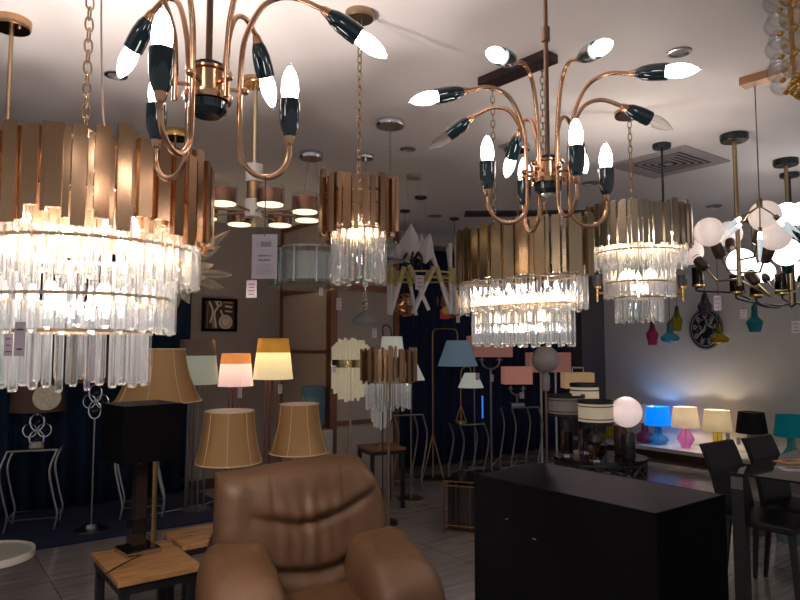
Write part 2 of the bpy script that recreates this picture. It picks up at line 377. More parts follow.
def inner_lights(t, pts, e, col=(1, .89, .81)):  # point lights inside a chandelier; lower-tier ones are added to brighten the crystals
    for p in pts: plight(t, p, e, col, .02)
def inner_bulbs(t, pts, lit=BULBC, r=.015, hh=.05):
    me = None
    for p in pts:
        if me is None:
            bm = BM(); lathe(bm, [(0, 0), (r*.8, .0), (r, hh*.3), (r*.75, hh*.65), (r*.2, hh*.95), (0, hh)], 12); o = obj('candle_bulb', bm, lit, t, True); me = o.data
        else: o = bpy.data.objects.new('candle_bulb', me); C.objects.link(o); o.parent = t
        o.location = p
# --- big left chandelier
dC = 1.9; c = P(83, 200, dC); zt = lambda py, d: P(400, py, d).z
t = thing('crystal_chandelier', 'largest crystal chandelier, brass bars over three crystal tiers, filling the upper left', 'chandelier', (c.x, c.y, 1.40))
z0 = 1.40
crystal_set(t, .36, .36, (88, zt(122, 1.54)-z0, zt(216, 1.54)-z0, .014, .036),
            [(-.035, 58, zt(190, 1.58)-z0, zt(276, 1.58)-z0, .016), (-.10, 48, zt(236, 1.64)-z0, zt(333, 1.64)-z0, .017), (-.17, 36, zt(300, 1.72)-z0, zt(391, 1.72)-z0, .018)],
            [(-.05, zt(233, 1.6)-z0), (-.11, zt(292, 1.66)-z0), (-.17, zt(330, 1.72)-z0), (-.015, zt(180, 1.55)-z0)], 3, jt=.022, jb=.03)
inner_bulbs(t, [(.22*math.cos(a), .22*math.sin(a), zt(246, 1.7)-z0) for a in [2*PI*i/10 for i in range(10)]]+[(.12*math.cos(a+.4), .12*math.sin(a+.4), zt(300, 1.8)-z0) for a in [2*PI*i/6 for i in range(6)]])
inner_lights(t, [(.12, 0, zt(205, 1.6)-z0), (-.12, 0, zt(205, 1.6)-z0), (0, .12, zt(205, 1.6)-z0)], 34); inner_lights(t, [(.05, 0, zt(310, 1.8)-z0), (-.05, 0, zt(300, 1.8)-z0)], 4)  # last pair added low down to brighten the crystal tiers
bm = BM()
chain(bm, (0, 0, zt(128, 1.9)-z0), (0, 0, CEIL-z0-.02), .042, .022, .003); obj('chain', bm, BRASSD, t, True)
bm = BM()
for a in (0, PI/2): tube(bm, [(-.35*math.cos(a), -.35*math.sin(a), .52), (0, 0, zt(128, 1.9)-z0), (.35*math.cos(a), .35*math.sin(a), .52)], .005, 6)
obj('support_arms', bm, BRASSD, t); canopy(t, r=.075)
bm = BM(); tube(bm, spline([(.03, 0, CEIL-z0), (.035, .0, 1.1), (.05, 0, .8), (.06, 0, .72), (.02, 0, .6)], 6), .003, 6); obj('power_cable', bm, mat('grey_cable', (.25, .23, .22), .5), t)
# --- small round one
c = P(359, 200, 2.6); z0 = zt(281, 2.48)
t = thing('crystal_chandelier', 'small round brass and crystal pendant hanging on a chain left of centre', 'chandelier', (c.x, c.y, z0))
crystal_set(t, .148, .148, (28, zt(171, 2.46)-z0, zt(228, 2.46)-z0, .016, .026), [(-.045, 20, zt(222, 2.5)-z0, .0, .018)], [(-.05, zt(226, 2.5)-z0), (-.012, zt(190, 2.5)-z0)], 5, jt=.016, jb=.02)
inner_bulbs(t, [(.05*math.cos(a), .05*math.sin(a), .19) for a in (.3, 2.4, 4.5)]); inner_lights(t, [(0, 0, .27)], 1.2)
bm = BM(); chain(bm, (0, 0, .42), (0, 0, CEIL-z0-.02), .040, .020, .0026); obj('chain', bm, BRASSD, t, True); canopy(t, r=.06, m=BRASSD)
# --- oval one
c = P(519, 280, 3.12); z0 = zt(347, 3.1)
t = thing('crystal_chandelier', 'oval crystal chandelier with brass bars hung on two chains in the centre', 'chandelier', (c.x, c.y, z0), R(-50))
crystal_set(t, .385, .17, (50, zt(227, 3.1)-z0, zt(280, 3.1)-z0, .018, .040), [(-.02, 46, zt(272, 3.1)-z0, zt(313, 3.1)-z0, .017), (-.09, 38, zt(296, 3.1)-z0, 0, .018)],
            [(-.05, zt(280, 3.1)-z0), (-.10, zt(305, 3.1)-z0)], 8, bmat=mat('olive_gold_bar', (.42, .31, .19), .22, 1., var=.2), jt=.012, jb=.008)
inner_bulbs(t, [(x, y, .205) for x in (-.24, -.12, 0, .12, .24) for y in (-.05, .05)]+[(x, 0, .12) for x in (-.14, .14)]); inner_lights(t, [(-.2, 0, .28), (.0, 0, .28), (.2, 0, .28)], 1.2); inner_lights(t, [(-.12, 0, .09), (.12, 0, .09)], 2)
bm = BM(); obox(bm, (0, 0, CEIL-z0-.02), Vector((1, 0, 0)), Vector((0, 1, 0)), (.42, .10, .04)); obj('canopy_plate', bm, mat('dark_bronze_plate', (.05, .032, .035), .35, .5), t)
for s in (-.155, .155):
    bm = BM(); chain(bm, (s, 0, .45), (s, 0, CEIL-z0-.04), .040, .019, .0024); obj('chain', bm, BRASSD, t, True)
# --- round one right of centre
c = P(638, 250, 3.74); z0 = zt(322, 3.6)
t = thing('crystal_chandelier', 'round crystal chandelier with grey-gold bars, right of the oval one', 'chandelier', (c.x, c.y, z0))
GB = mat('grey_gold_bar', (.36, .30, .22), .28, 1., var=.15)
crystal_set(t, .282, .282, (64, zt(199, 3.45)-z0, zt(242, 3.45)-z0, .015, .028), [(-.025, 46, zt(232, 3.5)-z0, zt(264, 3.5)-z0, .015), (-.092, 38, zt(242, 3.55)-z0, zt(296, 3.55)-z0, .015), (-.155, 26, zt(276, 3.6)-z0, 0, .015)],
            [(-.05, zt(247, 3.5)-z0), (-.1, zt(280, 3.55)-z0), (-.15, zt(296, 3.6)-z0)], 11, bmat=GB, jt=.014, jb=.012)
inner_bulbs(t, [(.17*math.cos(a), .17*math.sin(a), zt(246, 3.6)-z0) for a in [2*PI*i/8 for i in range(8)]]+[(.09*math.cos(a), .09*math.sin(a), zt(276, 3.6)-z0) for a in [2*PI*i/5 for i in range(5)]]); inner_lights(t, [(.1, 0, .5), (-.1, 0.05, .5)], 8); inner_lights(t, [(0, 0, .2)], 3)
bm = BM(); chain(bm, (-.03, 0, .62), (-.03, 0, CEIL-z0-.02), .045, .022, .003); obj('chain', bm, BRASSD, t, True); canopy(t, -.03, 0, r=.085)
bm = BM(); tube(bm, [(-.29, 0, .55), (-.03, 0, .62), (.29, 0, .55)], .005, 6); obj('support_arms', bm, BRASSD, t)
# ------------------------------------------------------------------ green socket chandeliers
def sock(t, base, d, lit, bulb_len=.075, k=1.):
    d = Vector(d).normalized(); base = Vector(base)
    bm = BM(); lathe(bm, [(.0045, -.004), (.008, .002), (.011, .016), (0, .016)], 14, base, d); co = None
    s_bm = BM(); lathe(s_bm, [(0, .012), (.0105, .014), (.0155, .026), (.0185, .043), (.0195, .062), (.0195, .082), (.0165, .082), (.0165, .074), (0, .074)], 20, base, d)
    s = obj('socket', s_bm, GREENE, t, True); obj('collar', bm, COPPER, s, True)
    b = BM(); q = base+d*.076
    pr = [(0, 0), (.012, .0), (.0135, .008), (.0165, .024), (.0155, .042), (.011, .058), (.0045, .070), (.0012, .078), (0, .079)]
    lathe(b, pr, 16, q, d)
    if lit:
        for f in b.faces:
            if (f.calc_center_median()-q).dot(d) > .066: f.material_index = 1
        obj('bulb', b, [BULB, CLEAR], s, True)
    else: obj('bulb', b, CLEAR, s, True)
def sputnik(label, c, ups, lows, rod_top, collar=None):
    t = thing('sputnik_chandelier', label, 'chandelier', c)
    bm = BM(); lathe(bm, [(0, -.008), (.040, -.008), (.042, 0), (.042, .004), (.034, .006), (.034, .042), (.040, .044), (.040, .048), (0, .048)], 28); obj('hub', bm, COPPER, t, True)
    bm = BM(); lathe(bm, [(0, -.034), (.022, -.034), (.033, -.024), (.034, -.009), (0, -.009)], 24); obj('lower_cap', bm, GREENE, t, True)
    bm = BM(); lathe(bm, [(0, .048), (.026, .048), (.026, .060), (0, .060)], 24); obj('upper_cap', bm, GREENE, t, True)
    bm = BM(); tube(bm, [(0, 0, .055), (0, 0, rod_top)], .006, 10)
    if collar: lathe(bm, [(.006, collar-.02), (.011, collar-.018), (.011, collar+.018), (.006, collar+.02)], 12)
    obj('rod', bm, mat('rod_bronze', (.28, .18, .13), .3, 1.), t, True)
    for az, reach, hz, dive, lit in ups:
        a = R(az); o = Vector((math.cos(a), math.sin(a), 0)); z = Vector((0, 0, 1)); r0 = .056
        low = lows.get(az)
        pts = []
        if low:
            rl, zl = low[0], low[1]
            cx, hw = (rl+r0)/2, (rl-r0)/2
            pts += [o*rl+z*zl]+[o*(cx+hw*math.cos(q))+z*(zl-.022-.052*math.sin(q)) for q in (.25, .8, 1.35, 1.9, 2.4, 2.9)]+[o*(r0-.001)+z*(zl+.02)]
        else: pts += [o*r0+z*(-.012)]
        e = o*reach+z*hz; dv = (o*math.cos(R(dive))-z*math.sin(R(dive)))
        pts += [o*r0+z*.06, o*(r0+.008)+z*(hz*.62), o*(r0+(reach-r0)*.28)+z*(hz*.95), o*(r0+(reach-r0)*.62)+z*(hz+.012), e]
        bm = BM(); tube(bm, spline(pts, 6), .0052, 10)
        tube(bm, [o*.03+z*.02, o*r0+z*.02], .004, 8); sph(bm, o*(r0+.008)+z*.02, .007, 10, 6)
        arm = obj('arm', bm, COPPER, t, True)
        sock(t, e, dv, lit)
        if low: sock(t, o*low[0]+z*(low[1]-.008), z, True)
    return t
cA = P(208, 98, 1.13); lo = (.155, .03)
tA = sputnik('nearest brass chandelier with dark green sockets, upper left', (cA.x, cA.y, cA.z),
        [(-101, .20, .205, 25, True), (-41, .20, .205, 25, True), (20, .205, .20, 30, True), (76, .18, .20, 55, True), (145, .175, .21, 45, True), (-160, .20, .205, 25, True)],
        {-101: (.150, -.055), 20: (.145, -.06), 145: (.150, -.055)}, CEIL-cA.z-.02)
canopy(tA, r=.06, m=COPPER)
cB = P(548, 181, 1.6); rz = 0
tB = sputnik('brass chandelier with dark green sockets and many curved arms, centre right', (cB.x, cB.y, cB.z),
        [(-79, .175, .235, 12, True), (-34, .205, .225, 10, True), (11, .205, .205, 20, False), (56, .19, .19, 45, True), (101, .19, .19, 45, True), (146, .205, .205, 25, False), (191, .205, .215, 15, True), (236, .185, .235, 12, True)],
        {-79: (.155, -.035), 11: (.157, -.035), 101: (.155, -.035), 191: (.157, -.035)}, CEIL-cB.z-.02, collar=.375)
canopy(tB, r=.06, m=COPPER)
price_tag(264.5, 256.5, 1.16, 25.5, 45, 'largest lavender price tag with blue logo, below the near green socket chandelier', P(262, 176, 1.16).z, logo=True)
# cropped socket at the top: a third arm tip with its own copper canopy behind it
# ------------------------------------------------------------------ drum chandelier (G)
cG = P(254, 190, 3.28); z0 = cG.z
t = thing('drum_chandelier', 'brass chandelier with eight small copper drum lights under clear glass, left of centre', 'chandelier', (cG.x, cG.y, z0))
zb = zt(204, 3.0)-z0
DR = mat('copper_drum', (.42, .22, .15), .25, 1.); DIF = mat('lit_diffuser', (1, .9, .7), .5, emit=1.6, ecol=(1, .82, .52))
bm = BM(); tube(bm, [(0, 0, -.19), (0, 0, CEIL-z0-.02)], .011, 12); obj('rod', bm, mat('pale_brass', (.55, .45, .28), .3, 1.), t, True); canopy(t, r=.075, m=BRASS)
bm = BM(); lathe(bm, [(0, .0), (.045, 0), (.045, .09), (0, .09)], 24, (0, 0, .04)); obj('upper_glass', bm, mat('frosted_white', (.6, .58, .56), .4), t, True)
bm = BM(); lathe(bm, [(0, .0), (.045, 0), (.045, .09), (0, .09)], 24, (0, 0, -.14)); obj('lower_glass', bm, mat('frosted_white', (.6, .58, .56), .4), t, True)
bm = BM(); lathe(bm, [(0, .0), (.036, 0), (.036, .09), (0, .09)], 24, (0, 0, -.05)); obj('hub', bm, BRASS, t, True)
for i in range(8):
    a = R(-107+45*i); o = Vector((math.cos(a), math.sin(a), 0)); rr = .285; c = o*rr+Vector((0, 0, zb))
    bm = BM(); tube(bm, [o*.03+Vector((0, 0, zb+.02)), o*(rr-.05)+Vector((0, 0, zb+.02))], .006, 8); obj('arm', bm, BRASSD, t)
    bm = BM(); lathe(bm, [(.058, .004), (.058, .075), (0, .075), (0, .070), (.054, .070), (.054, .004)], 28, c); s = obj('drum_shade', bm, DR, t, True)
    bm = BM(); lathe(bm, [(.068, 0), (.068, .092), (.066, .092), (.066, 0)], 28, c, closed=True); obj('glass_cylinder', bm, CLEAR, s, True)
    bm = BM(); lathe(bm, [(0, .0), (.060, .0), (.060, .006), (0, .006)], 28, c); obj('diffuser', bm, DIF, s, True)
# canopy and rod reaching down behind the big chandelier
c = onz(12, 20, CEIL)
t = thing('globe_pendant', 'brass rod pendant with round canopy, mostly behind the largest crystal chandelier', 'pendant light', (c.x, c.y, 1.75))
bm = BM(); tube(bm, [(0, 0, .12), (0, 0, CEIL-1.77)], .009, 12); obj('rod', bm, BRASSD, t, True); canopy(t, r=.075, h=.04)
for s in (-.045, .045):
    bm = BM(); sph(bm, (s, -.02, CEIL-1.75-.042), .008, 10, 6); obj('screw', bm, BRASSD, t, True)
bm = BM(); sph(bm, (0, 0, .05), .08); obj('globe', bm, mat('opal_unlit', (.6, .57, .54), .3), t, True)
# ------------------------------------------------------------------ glass petal starburst (H)
c = P(172, 272, 4.08)
t = thing('starburst_pendant', 'starburst pendant of long clear amber-tipped glass petals, beside the largest chandelier', 'pendant light', c)
bm = BM(); tube(bm, [(0, 0, .05), (0, 0, CEIL-c.z-.02)], .006, 8); obj('rod', bm, BRASSD, t, True); canopy(t, r=.09, h=.05, m=GOLD)
bm = BM(); sph(bm, (0, 0, 0), .06); obj('hub', bm, GOLD, t, True)
PET = glassmat('petal_glass', (.85, .80, .68), .25, 1.5, rough=.15, tw=.72)
for i, (px, py, dd) in enumerate([(229, 231, .05), (219, 247, -.1), (213, 265, -.2), (231, 275, 0), (223, 288, -.05), (206, 278, -.22), (200, 291, -.15), (189, 303, -.1), (176, 309, -.05), (165, 312, .1), (200, 235, .2), (150, 305, .1), (130, 290, .1), (125, 260, 0), (140, 232, -.1), (175, 225, .1), (195, 250, -.25), (205, 265, .25), (185, 290, .25), (160, 250, .3)]):
    e = P(px, py, 4.08+dd)-c; d = e.normalized(); ln = e.length-.06
    bm = BM(); lathe(bm, [(0, 0), (.007, 0), (.012, .03), (.030, ln*.55), (.032, ln*.72), (.012, ln*.95), (0, ln+.004)], 8, d*.06, d)
    nn = Vector((0, -1, 0)); 
    for v_ in bm.verts: v_.co -= nn*(v_.co-d*.06).dot(nn)*.0
    g_ = obj('glass_petal', bm, PET, t); bm = BM(); sph(bm, e, .006, 8, 6); obj('amber_tip', bm, GOLD, g_)
inner_bulbs(t, [(0, -.07, 0), (.06, -.04, .0)], r=.012, hh=.03)
# ------------------------------------------------------------------ glass ring drum (I)
c = P(310, 268, 4.55)
t = thing('glass_drum_chandelier', 'round chandelier of curved thick glass panels with a wider glass rim at the bottom', 'chandelier', (c.x, c.y, c.z-.14))
CLG = glassmat('ribbed_glass', (.93, .96, .95), .5, 1.5, rough=.05)
bm = BM(); lathe(bm, [(.02, .0), (.28, .0), (.285, .012), (.28, .022), (.02, .022)], 40, closed=True); obj('glass_base', bm, CLG, t, True)
bm = BM(); lathe(bm, [(.235, .262), (.25, .262), (.25, .272), (.235, .272)], 40, closed=True); obj('top_rim', bm, CHROME, t, True)
for i in range(10):
    a0 = 2*PI*i/10; n = 12; bm = BM(); vs = []
    for k in range(n+1):
        a = a0+.06+(2*PI/10-.12)*k/n; rib = .002*(k % 2)
        vs.append([bm.verts.new((r*math.cos(a), r*math.sin(a), z)) for r, z in ((.238+rib, .03), (.238+rib, .26), (.226, .26), (.226, .03))])
    for p, q in zip(vs, vs[1:]):
        for j in range(4): bm.faces.new((p[j], p[(j+1) % 4], q[(j+1) % 4], q[j]))
    bm.faces.new(vs[0]); bm.faces.new(vs[-1]); obj('glass_panel', bm, CLG, t)
    bm = BM(); obox(bm, (.234*math.cos(a0), .234*math.sin(a0), .145), Vector((math.cos(a0), math.sin(a0), 0)), Vector((-math.sin(a0), math.cos(a0), 0)), (.02, .012, .24)); obj('post', bm, CHROME, t)
bm = BM(); lathe(bm, [(0, .05), (.16, .05), (.16, .24), (0, .24)], 30); obj('inner_diffuser', bm, mat('grey_diffuser', (.62, .64, .64), .4), t, True)
for a in (0, 2.1, 4.2):
    bm = BM(); tube(bm, spline([(.04*math.cos(a), .04*math.sin(a), CEIL-c.z+.12), (.06*math.cos(a), .06*math.sin(a), CEIL-c.z-.1), (.24*math.cos(a), .24*math.sin(a), .27)], 5), .0015, 5); obj('wire', bm, STEEL, t)
canopy(t, r=.085, h=.045, m=CHROME)
# chrome crystal fitting partly behind the small pendant
c = P(390, 262, 3.9)
t = thing('crystal_pendant', 'chrome and crystal fitting partly hidden behind the small round pendant', 'pendant light', c)
bm = BM(); lathe(bm, [(0, 0), (.085, .0), (.095, .012), (.0, .016)], 28); obj('plate', bm, STEEL, t, True)
bm = BM(); lathe(bm, [(0, .016), (.02, .02), (.012, .04), (.024, .055), (.02, .06), (.05, .11), (.046, .11), (0, .065)], 12); obj('crystal_cup', bm, CLG, t)
bm = BM(); chain(bm, (0, 0, .1), (0, 0, CEIL-c.z-.02), .035, .014, .0014); obj('chain', bm, STEEL, t); canopy(t, r=.09, h=.035, m=CHROME)
# glass dome pendant (K)
c = P(365, 324, 4.6); k = 4.6/F
t = thing('dome_pendant', 'frosted glass dome pendant with cut crystal stem, right of the copper framed panel', 'pendant light', c)
bm = BM(); lathe(bm, [(14*k, 0), (13*k, 4*k), (9*k, 9*k), (3*k, 12.5*k), (2*k, 13*k), (2*k, 12*k), (8.5*k, 8.3*k), (13.3*k, 0)], 32); obj('glass_dome', bm, mat('frosted_dome', (.34, .34, .35), .35, transl=.5), t, True)
bm = BM()
for z, r in ((15, 3), (19.5, 4), (24, 3.2), (28, 2), (31, 2.6)): sph(bm, (0, 0, z*k), r*k, 8, 6)
obj('crystal_stem', bm, CLG, t)
bm = BM(); tube(bm, [(0, 0, 33*k), (0, 0, CEIL-c.z-.01)], .004, 6); obj('rod', bm, CHROME, t); canopy(t, r=.06, m=CHROME)
# ------------------------------------------------------------------ white leaf pendant (J)
c = P(414, 258, 5.15); k = 5.15/F
t = thing('leaf_pendant', 'pendant of large white folded leaves on a dark centre above the yellow ring lamp', 'pendant light', c)
LEAF = mat('white_leaf', (.72, .68, .68), .6, transl=.35)
for px, py, w, h, dy, tl in ((411, 240, 10, 17, -.03, 0), (427, 248, 8.5, 16, -.02, .2), (398, 252, 7, 12, .0, -.25), (420, 246, 8, 14, .12, .1), (405, 248, 8, 14, .12, -.15)):
    q = P(px, py, 5.15+dy)-c; bm = BM()
    M = Matrix.Translation(q)@Matrix.Rotation(tl, 4, 'Y')
    pts = [(0, 0, h*k), (w*k*.62, .01, h*k*.35), (w*k, .02, -h*k*.35), (w*k*.25, 0, -h*k), (-w*k*.3, 0, -h*k*.9), (-w*k, .02, -h*k*.3), (-w*k*.62, .01, h*k*.4)]
    mid = bm.verts.new(M@Vector((0, -.035, -h*k*.2))); vs = [bm.verts.new(M@Vector(p)) for p in pts]
    mb = bm.verts.new(M@Vector((0, -.031, -h*k*.2))); vb = [bm.verts.new(M@(Vector(p)+Vector((0, .004, 0)))) for p in pts]
    for i in range(7):
        j = (i+1) % 7; bm.faces.new((mid, vs[i], vs[j])); bm.faces.new((mb, vb[j], vb[i])); bm.faces.new((vs[i], vb[i], vb[j], vs[j]))
    obj('leaf', bm, LEAF, t)
bm = BM()
for i in range(7):
    a = i*.9; tube(bm, spline([(0, 0, -.02), (.05*math.cos(a), .05*math.sin(a), .04), (.1*math.cos(a), .1*math.sin(a), -.03), (.04*math.cos(a), .06*math.sin(a), -.05)], 4), .008, 6)
obj('dark_centre', bm, BLACKM, t)
for s in (-.012, .012):
    bm = BM(); tube(bm, [(s, 0, 0), (s*5, 0, CEIL-c.z-.02)], .0012, 5); obj('wire', bm, STEEL, t)
canopy(t, r=.06, h=.03, m=mat('olive_canopy', (.35, .30, .18), .5))
# white stick ring (J2)
c = P(421, 274, 5.9); k = 5.9/F
t = thing('stick_ring_chandelier', 'chandelier of slanting white tubes in yellow wooden sleeves on a yellow ring', 'chandelier', c)
YW = mat('yellow_wood', (.48, .40, .18), .6); WT = mat('white_tube', (.70, .67, .67), .5)
Rr = 33*k
for dz in (0, -6*k):
    bm = BM(); pts = [(Rr*math.cos(2*PI*i/32), Rr*.8*math.sin(2*PI*i/32), dz) for i in range(33)]; tube(bm, pts, .009, 6, cap=False); obj('ring', bm, YW, t, True)
rnd = random.Random(2)
for i, (az, lean) in enumerate([(-170, -.05), (-150, .12), (-125, .35), (-105, -.45), (-75, .45), (-60, -.35), (-30, 0), (-12, -.5), (20, .3), (50, .5), (80, -.4), (110, .2), (140, -.2)]):
    a = R(az); p = Vector((Rr*math.cos(a), Rr*.8*math.sin(a), -3*k)); d = Vector((lean*-math.sin(a)*1., lean*math.cos(a)*.4, 1)).normalized()
    hi = 32*k if i in (3, 5, 6, 8, 9) else 8*k
    bm = BM(); tube(bm, [p-d*38*k, p+d*hi], 1.9*k, 10); s = obj('white_tube', bm, WT, t, True)
    bm = BM(); tube(bm, [p-d*8*k, p+d*8*k], 2.7*k, 10); obj('wooden_sleeve', bm, YW, s, True)
for x, y in ((.1, .1), (-.1, .1), (0, -.15)):
    bm = BM(); tube(bm, [(x, y, 0), (x*.3, y*.3, CEIL-c.z-.02)], .0013, 5); obj('wire', bm, STEEL, t)
canopy(t, r=.055, h=.02, m=BLACKM)
# two wood flake clusters
def flakes(px, py, d, r, seed, label, hl=.03):
    c = P(px, py, d); t = thing('flake_pendant', label, 'pendant light', c); rnd = random.Random(seed)
    ms = [mat('flake_light', (.38, .24, .12), .6, transl=.3), mat('flake_dark', (.14, .075, .045), .6), mat('flake_amber', (.50, .28, .10), .6, transl=.3)]
    for i in range(34):
        d_ = Vector((rnd.gauss(0, 1), rnd.gauss(0, 1), rnd.gauss(0, 1))).normalized(); u = d_.orthogonal().normalized(); v = d_.cross(u); q = d_*r*rnd.uniform(.7, 1); s = r*.28
        bm = BM(); M = [bm.verts.new(q+u*s*math.cos(2*PI*k/6)+v*s*math.sin(2*PI*k/6)+d_*e) for e in (0, .004) for k in range(6)]
        bm.faces.new(M[:6]); bm.faces.new(M[6:])
        for k in range(6): bm.faces.new((M[k], M[(k+1) % 6], M[6+(k+1) % 6], M[6+k]))
        obj('wood_flake', bm, ms[i % 3], t)
    bm = BM(); sph(bm, (0, 0, 0), r*.55, 12, 8); obj('lamp_core', bm, mat('lamp_core', (.6, .35, .15), .5, emit=.5, ecol=(1, .5, .2)), t)
    bm = BM(); tube(bm, [(0, 0, 0), (0, 0, CEIL-c.z-.01)], .003, 5); obj('cable', bm, BLACKM, t); canopy(t, r=.05, h=.02, m=BLACKM)
flakes(405, 305, 6.5, .12, 1, 'orange and brown wood flake pendant behind the white tubes, left one')
flakes(455, 300, 6.9, .19, 2, 'brown wood flake pendant with small amber pieces, left of the oval chandelier')
c = P(445, 314, 6.6); t = thing('paper_star', 'red and yellow paper tag hanging under the wood flake pendant', 'tag', c, .2)
bm = BM(); box(bm, (0, 0, 0), (.10, .003, .10)); obj('red_card', bm, mat('red_card', (.55, .05, .07), .6), t)
bm = BM(); lathe(bm, [(0, 0), (.045, 0), (.045, .003), (0, .003)], 6, (.01, -.003, .035), (0, -1, 0)); obj('yellow_card', bm, mat('yellow_card', (.7, .45, .06), .6), t)
# ------------------------------------------------------------------ white globe chandeliers (L)
GL0 = mat('opal_globe', (.80, .70, .66), .35, emit=.42, ecol=(1, .80, .72)); GL1 = mat('lit_opal_globe', (1, .95, .9), .35, emit=5.5, ecol=(1, .93, .88))  # opal_globe is for unlit globes; their brightness is put in as weak emission
def globes(label, hub, d0, rb, data, r, rodm=BRASS, mb=MARBLE):
    c = P(hub[0], hub[1], d0); t = thing('globe_chandelier', label, 'chandelier', c)
    bm = BM(); tube(bm, [(0, 0, -rb), (0, 0, CEIL-c.z-.03)], .014, 12); obj('rod', bm, mat('gold_rod', (.42, .32, .17), .3, 1.), t, True)
    canopy(t, r=.085, h=.045, m=mat('black_marble', (.02, .02, .022), .25, var=.8, vscale=30))
    for (gx, gy, gr), (sx, sy), arm, lit in data:
        d = F*r/gr; dm = d0+(d-d0)*.7
        g = P(gx, gy, d)-c; s = P(sx, sy, dm)-c; ax = (s-g).normalized()
        e = g+ax*(r*.88)
        f = P(arm[0][0], arm[0][1], d0+(d-d0)*.6)-c
        ax2 = (f-e).normalized(); ln = min((f-e).length, .11)
        bm = BM(); lathe(bm, [(0, 0), (.020, .0), (.034, .012), (.036, ln*.5), (.034, ln-.012), (.018, ln), (0, ln)], 12, e, ax2); so = obj('socket', bm, mb, t, True)
        bm = BM(); sph(bm, g, r, 28, 18); obj('glass_globe', bm, GL1 if lit else GL0, so, True)
        bm = BM(); lathe(bm, [(0, 0), (.040, 0), (.040, .010), (0, .010)], 20, e-ax2*.012, ax2); obj('collar', bm, BRASSD, so, True)
        pts = [e+ax2*ln]+[P(x, y, d0+(d-d0)*w)-c for (x, y), w in zip(arm[1:-1], (.5, .3))]
        hz = P(arm[-1][0], arm[-1][1], d0).z-c.z; pts.append(Vector((0, 0, hz)))
        bm = BM()
        for a, b in zip(pts, pts[1:]): tube(bm, [a, b], .0065, 8)
        for q in pts[1:-1]: sph(bm, q, .0075, 8, 6)
        obj('arm', bm, mat('gold_rod', (.42, .32, .17), .3, 1.), t, True)
    return t
globes('chandelier of pinkish white glass globes in brown sockets, right of the round crystal one', (739, 270), 4.15, .10, [
    ((709, 232, 14.5), (720, 253), [(724, 263), (728, 270), (739, 270)], False),
    ((729, 234, 12.7), (731, 252), [(734, 262), (735, 267), (739, 266)], False),
    ((690, 252, 13), (704, 266), [(712, 276), (717, 281), (739, 279)], False),
    ((741, 262, 13.4), (752, 277), [(762, 290), (770, 296), (739, 280)], True),
    ((775, 235, 15.5), (767, 256), [(761, 267), (760, 272), (739, 273)], False),
    ((765, 216, 15.5), (759, 238), [(755, 250), (754, 257), (739, 260)], False)], .09)
globes('chandelier of glowing white glass globes at the right edge, behind the pink ones', (791, 285), 4.72, .14, [
    ((787, 215, 12.5), (790, 236), [(791, 248), (792, 262), (791, 266)], True),
    ((803, 214, 12.5), (800, 236), [(799, 250), (796, 262), (791, 266)], True),
    ((786, 252, 13.8), (788, 270), [(788, 282), (789, 290), (791, 290)], True),
    ((764, 272, 10.5), (766, 284), [(771, 291), (775, 291), (791, 290)], True),
    ((804, 272, 11), (801, 283), [(798, 289), (796, 292), (791, 292)], True)], .09, mb=GREENE)
# blade pendant (M)
c = P(759.5, 204, 3.28)
t = thing('blade_pendant', 'thin pendant with glowing clear glass blades in front of the white globes', 'pendant light', c)
BL = mat('lit_blade', (.8, .9, 1), .2, emit=.45, ecol=(.80, .92, 1)); BLH = mat('blade_led', (1, 1, 1), .3, emit=5, ecol=(.9, .97, 1))
bm = BM(); lathe(bm, [(0, -.02), (.012, -.02), (.014, -.01), (.014, .02), (.008, .03), (0, .03)], 14); obj('hub', bm, BRASSD, t, True)
bm = BM(); tube(bm, [(0, 0, .02), (0, 0, CEIL-c.z-.02)], .003, 6); obj('rod', bm, mat('rod_bronze', (.28, .18, .13), .3, 1.), t)
for (x1, y1), (x2, y2), (x3, y3), dd in (((748, 213), (742, 217), (720, 232), -.05), ((749, 214), (743, 222), (724, 239), .1), ((760, 222), (760, 230), (760, 263), -.1), ((771, 213), (777, 217), (802, 234), -.05), ((770, 212), (776, 218), (798, 240), .12)):
    a = P(x1, y1, 3.36+dd*.5)-c; b = P(x2, y2, 3.36+dd)-c; e = P(x3, y3, 3.36+dd*1.5)-c
    bm = BM(); tube(bm, [(0, 0, -.01), a, b], .0035, 6); ar = obj('arm', bm, BRASSD, t, True); dv = (e-b).normalized(); ln = (e-b).length
    bm = BM(); lathe(bm, [(0, -.012), (.010, -.012), (.010, .015), (0, .015)], 12, b, dv); obj('blade_holder', bm, BRASSD, ar, True)
    bm = BM(); lathe(bm, [(0, .01), (.010, .012), (.0125, ln*.3), (.0105, ln*.6), (.003, ln*.97), (0, ln)], 8, b, dv)
    for f in bm.faces:
        if (f.calc_center_median()-b).dot(dv) < ln*.42: f.material_index = 1
    obj('glass_blade', bm, [BL, BLH], ar, True)
pa = onz(742, 80, CEIL); pb = onz(790, 66, CEIL)
bm = BM(); d = (pb-pa).normalized(); mid = (pa+pb)/2-c
obox(bm, (mid.x, mid.y, CEIL-c.z-.02), d, Vector((0, 0, 1)).cross(d), ((pb-pa).length, .08, .04)); obj('canopy_plate', bm, mat('satin_copper', (.50, .28, .16), .35, 1.), t)
